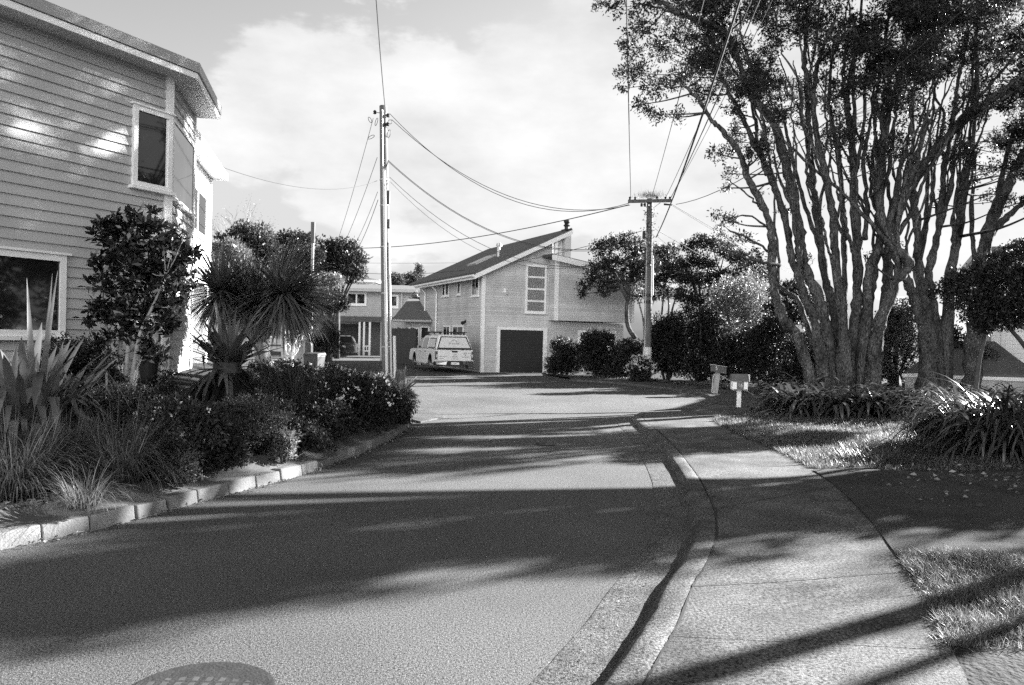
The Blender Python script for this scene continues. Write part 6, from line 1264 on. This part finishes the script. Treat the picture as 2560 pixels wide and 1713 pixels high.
row_tree('tree of the right hand row beyond the picture edge, shading the near road', 15.0, 16.5,
    [(rg1.uniform(-1.9, -.3), rg1.uniform(-.9, .9), z, rg1.uniform(.5, .8)) for z in np.linspace(3.6, 5.6, 16)] + [(rg1.uniform(-.75, 1.15), rg1.uniform(-.9, .9), z, rg1.uniform(.5, .75)) for z in np.linspace(5.5, 7.4, 24)]
    + [(rg1.uniform(-.5, .2), rg1.uniform(-.9, .9), z, rg1.uniform(.5, .7)) for z in np.linspace(7.4, 11.5, 22)] + [(rg1.uniform(-2.6, -1.6), rg1.uniform(-.6, .6), z, rg1.uniform(.45, .6)) for z in np.linspace(3.5, 4.5, 9)] + [(rg1.uniform(2.4, 3.9), rg1.uniform(-.6, .6), z, rg1.uniform(.45, .6)) for z in np.linspace(7.4, 9.2, 22)], 27000, .2, [(.3, .2, 5, .16), (-.4, .3, 5.5, .14), (.1, -.4, 5.2, .15)])
row_tree('slender tree at the near end of the right hand row beyond the picture edge', 11.9, 10.75,
    [(0, 0, 7.0, .6), (-.5, .3, 7.8, .8), (.3, 0, 8.4, .9), (-.4, .2, 9.4, 1.0), (.3, .3, 10.0, .9)], 4000, .2, [(.05, .1, 7.5, .17), (.35, -.7, 6.8, .10)])
row_tree('broad tree of the right hand row beyond the picture edge, behind the pale house', 16.6, 22.8,
    [(rg1.uniform(-1.6, 1.7), rg1.uniform(-.8, .8), rg1.uniform(5.0, 10.5), rg1.uniform(.45, .8)) for _ in range(22)], 8000, .2, [(.3, .2, 6, .18), (-.5, .3, 6.5, .15), (.2, -.5, 6.2, .16), (.7, .6, 5.8, .12)])
row_tree('far tree of the right hand row, well beyond the picture edge', 24.5, 19.0,
    [(rg1.uniform(-3, 3), rg1.uniform(-1.5, 1.5), rg1.uniform(1.5, 8.0), rg1.uniform(.9, 1.4)) for _ in range(22)], 8000, .26, [(.3, .2, 5, .2), (-.5, .3, 5.5, .16)])
row_tree('low spreading tree far right of the picture, facing the left house windows', 23.0, 11.0,
    [(rg1.uniform(-3.5, 3), rg1.uniform(-1.5, 1.5), rg1.uniform(.8, 6.5), rg1.uniform(.9, 1.4)) for _ in range(24)], 8000, .26, [(.3, .2, 4, .2), (-.5, .3, 4.5, .16)])
row_tree('broad far tree right of the picture in line with the side driveway', 33.0, 14.5,
    [(rg1.uniform(-4, 3.5), rg1.uniform(-1.5, 1.5), rg1.uniform(.8, 8.5), rg1.uniform(1.2, 1.8)) for _ in range(26)], 8000, .32, [(.3, .2, 5, .22), (-.5, .3, 5.5, .18)])
# ---------------------------------------------------------------- border plants on the right
def clivia(px, d, h, n, lab, L=(.5, .85), wd=(.05, .075), mat='strap'):
    b = gr(px, d, 1000); t = thing('strap_leaf_plant', lab, 'strap leaf plant', b, group='strap leaved border plants on the right verge'); blades('leaves', b, n, L, wd, (.1, 1.15), (1.1, 2.5), mat, t, 6, 'strap', h * .25, 0, .2, 1.5, hrise=h * .35); return t
LB = 'strap leaved clump in the border along the foot of the big trees'
for i, (px, d, n) in enumerate([(1985, 18.5, 55), (1975, 17.9, 65), (1990, 17.7, 80), (2035, 17.5, 85), (2080, 17.3, 85), (2125, 17.2, 85), (2170, 17.1, 85), (2215, 17.0, 85), (2258, 16.9, 85), (2300, 16.8, 80), (2060, 18.4, 75), (2110, 18.3, 75), (2160, 18.2, 75), (2210, 18.1, 75), (2260, 18.0, 75), (2310, 17.8, 75), (2350, 17.2, 75), (1965, 19.2, 60), (2015, 18.8, 70)]):
    clivia(px, d, 1., int(n * .75), LB, (.6, 1.0), (.06, .095))
clivia(1915, 18.9, .6, 55, 'strap leaved clump nearest the white letterbox, left end of the border', (.32, .52), (.045, .065))
clivia(2030, 20.3, 1.2, 70, 'tall dark strap leaved clump against the left foot of the big trunk', (.8, 1.3), (.05, .08))
LB2 = 'pale lit strap leaved clump behind the slim dark tree'
for px, d in ((2400, 18.4), (2450, 18.8), (2500, 18.6), (2550, 18.2), (2420, 17.6), (2480, 17.4), (2530, 17.2), (2370, 18.8)): clivia(px, d, .9, 75, LB2, (.6, .95), (.045, .07))
for px, lab in ((2256, 'upright pale leaf standing above the border, left of the pair'), (2288, 'upright pale leaf standing above the border, right of the pair')):
    b = W(px, 990, 18.8); b[2] = float(zr(b[0], 18.8)); t = thing('canna_leaf', lab, 'plant', b); hgt = zat(px, 938, 18.8) - b[2]; q = ribbon_VF(np.array([b, b]), np.array([3.5 if px < 2270 else .3, 2.0]), np.array([1.5 if px < 2270 else 1.25, 1.4]), np.array([hgt, hgt * .8]), np.array([.11, .05]), np.array([.15, .5]), 6, 1.5, 'agave', None, .3); foliage_obj('leaves', q, M_['leafpale'], t, b)
# dark strappy mass and feathery shrub in the right foreground
for i, (px, d, n, L, lab) in enumerate([(2440, 12.6, 230, (1.0, 1.5), 'dark arching strap leaf clump beside the feathery shrub'), (2530, 12.2, 230, (1.0, 1.5), 'dark arching strap leaf clump at the right picture edge'), (2490, 11.6, 170, (.8, 1.2), 'lower dark strap leaf clump in front of the arching ones'), (2590, 11.4, 170, (.9, 1.3), 'dark strap leaf clump cut off by the right picture edge')]):
    b = gr(px, d, 1100); t = thing('strap_leaf_plant', lab, 'strap leaf plant', b); blades('leaves', b, n, L, (.03, .05), (.5, 1.35), (1.4, 2.8), 'strap', t, 7, 'strap', .4, 0, .2, 1.5, hrise=.35)
b = gr(2375, 12.6, 1100); t = shrub('feathery fine leaved shrub at the edge of the sunlit lawn', b, zat(2390, 1040, 12.6) - b[2], .62, 7000, .06, .02, 'leafmid', lumps=12)
b = gr(2440, 13.6, 1100); t = shrub('second feathery shrub behind the strap leaf clump', b, zat(2440, 1030, 13.6) - b[2], .6, 5000, .06, .02, 'leafmid', lumps=10)
b = gr(2320, 11.9, 1100); t = thing('ornamental_grass', 'small dark grass tussock at the corner of the shaded driveway', 'ornamental grass', b); blades('leaves', b, 900, (.15, .35), (.005, .01), (.5, 1.5), (.4, 1.8), 'sedge', t, 4, 'grass', .55)
b = gr(2200, 11.35, 1100); t = thing('ornamental_grass', 'long unmown grass tuft at the lawn edge by the driveway', 'ornamental grass', b); blades('leaves', b, 1100, (.12, .3), (.005, .01), (.5, 1.5), (.4, 1.8), 'sedge', t, 4, 'grass', .6)
# slim dark tree on the right
stem_tree('slim young tree with dense dark crown at the right picture edge', [[(2432, 1020), (2440, 960), (2448, 900), (2460, 850), (2466, 800), (2475, 740)], [(2466, 810), (2500, 760), (2540, 720)], [(2466, 800), (2430, 760), (2390, 730)], [(2590, 900), (2550, 850), (2520, 815), (2500, 780)]],
    [(2370, 720, 30), (2400, 700, 34), (2440, 690, 40), (2400, 750, 38), (2450, 740, 46), (2500, 700, 48), (2550, 680, 50), (2500, 760, 50), (2560, 750, 55), (2440, 790, 38), (2470, 800, 40), (2520, 800, 40), (2580, 690, 50), (2490, 660, 40), (2540, 630, 36), (2580, 620, 40), (2600, 750, 50), (2460, 815, 26), (2340, 735, 18), (2560, 800, 30), (2620, 670, 50)], 17.4, 22000, .075, 'leafdark', .065, 'barkdark', leafw=.5)
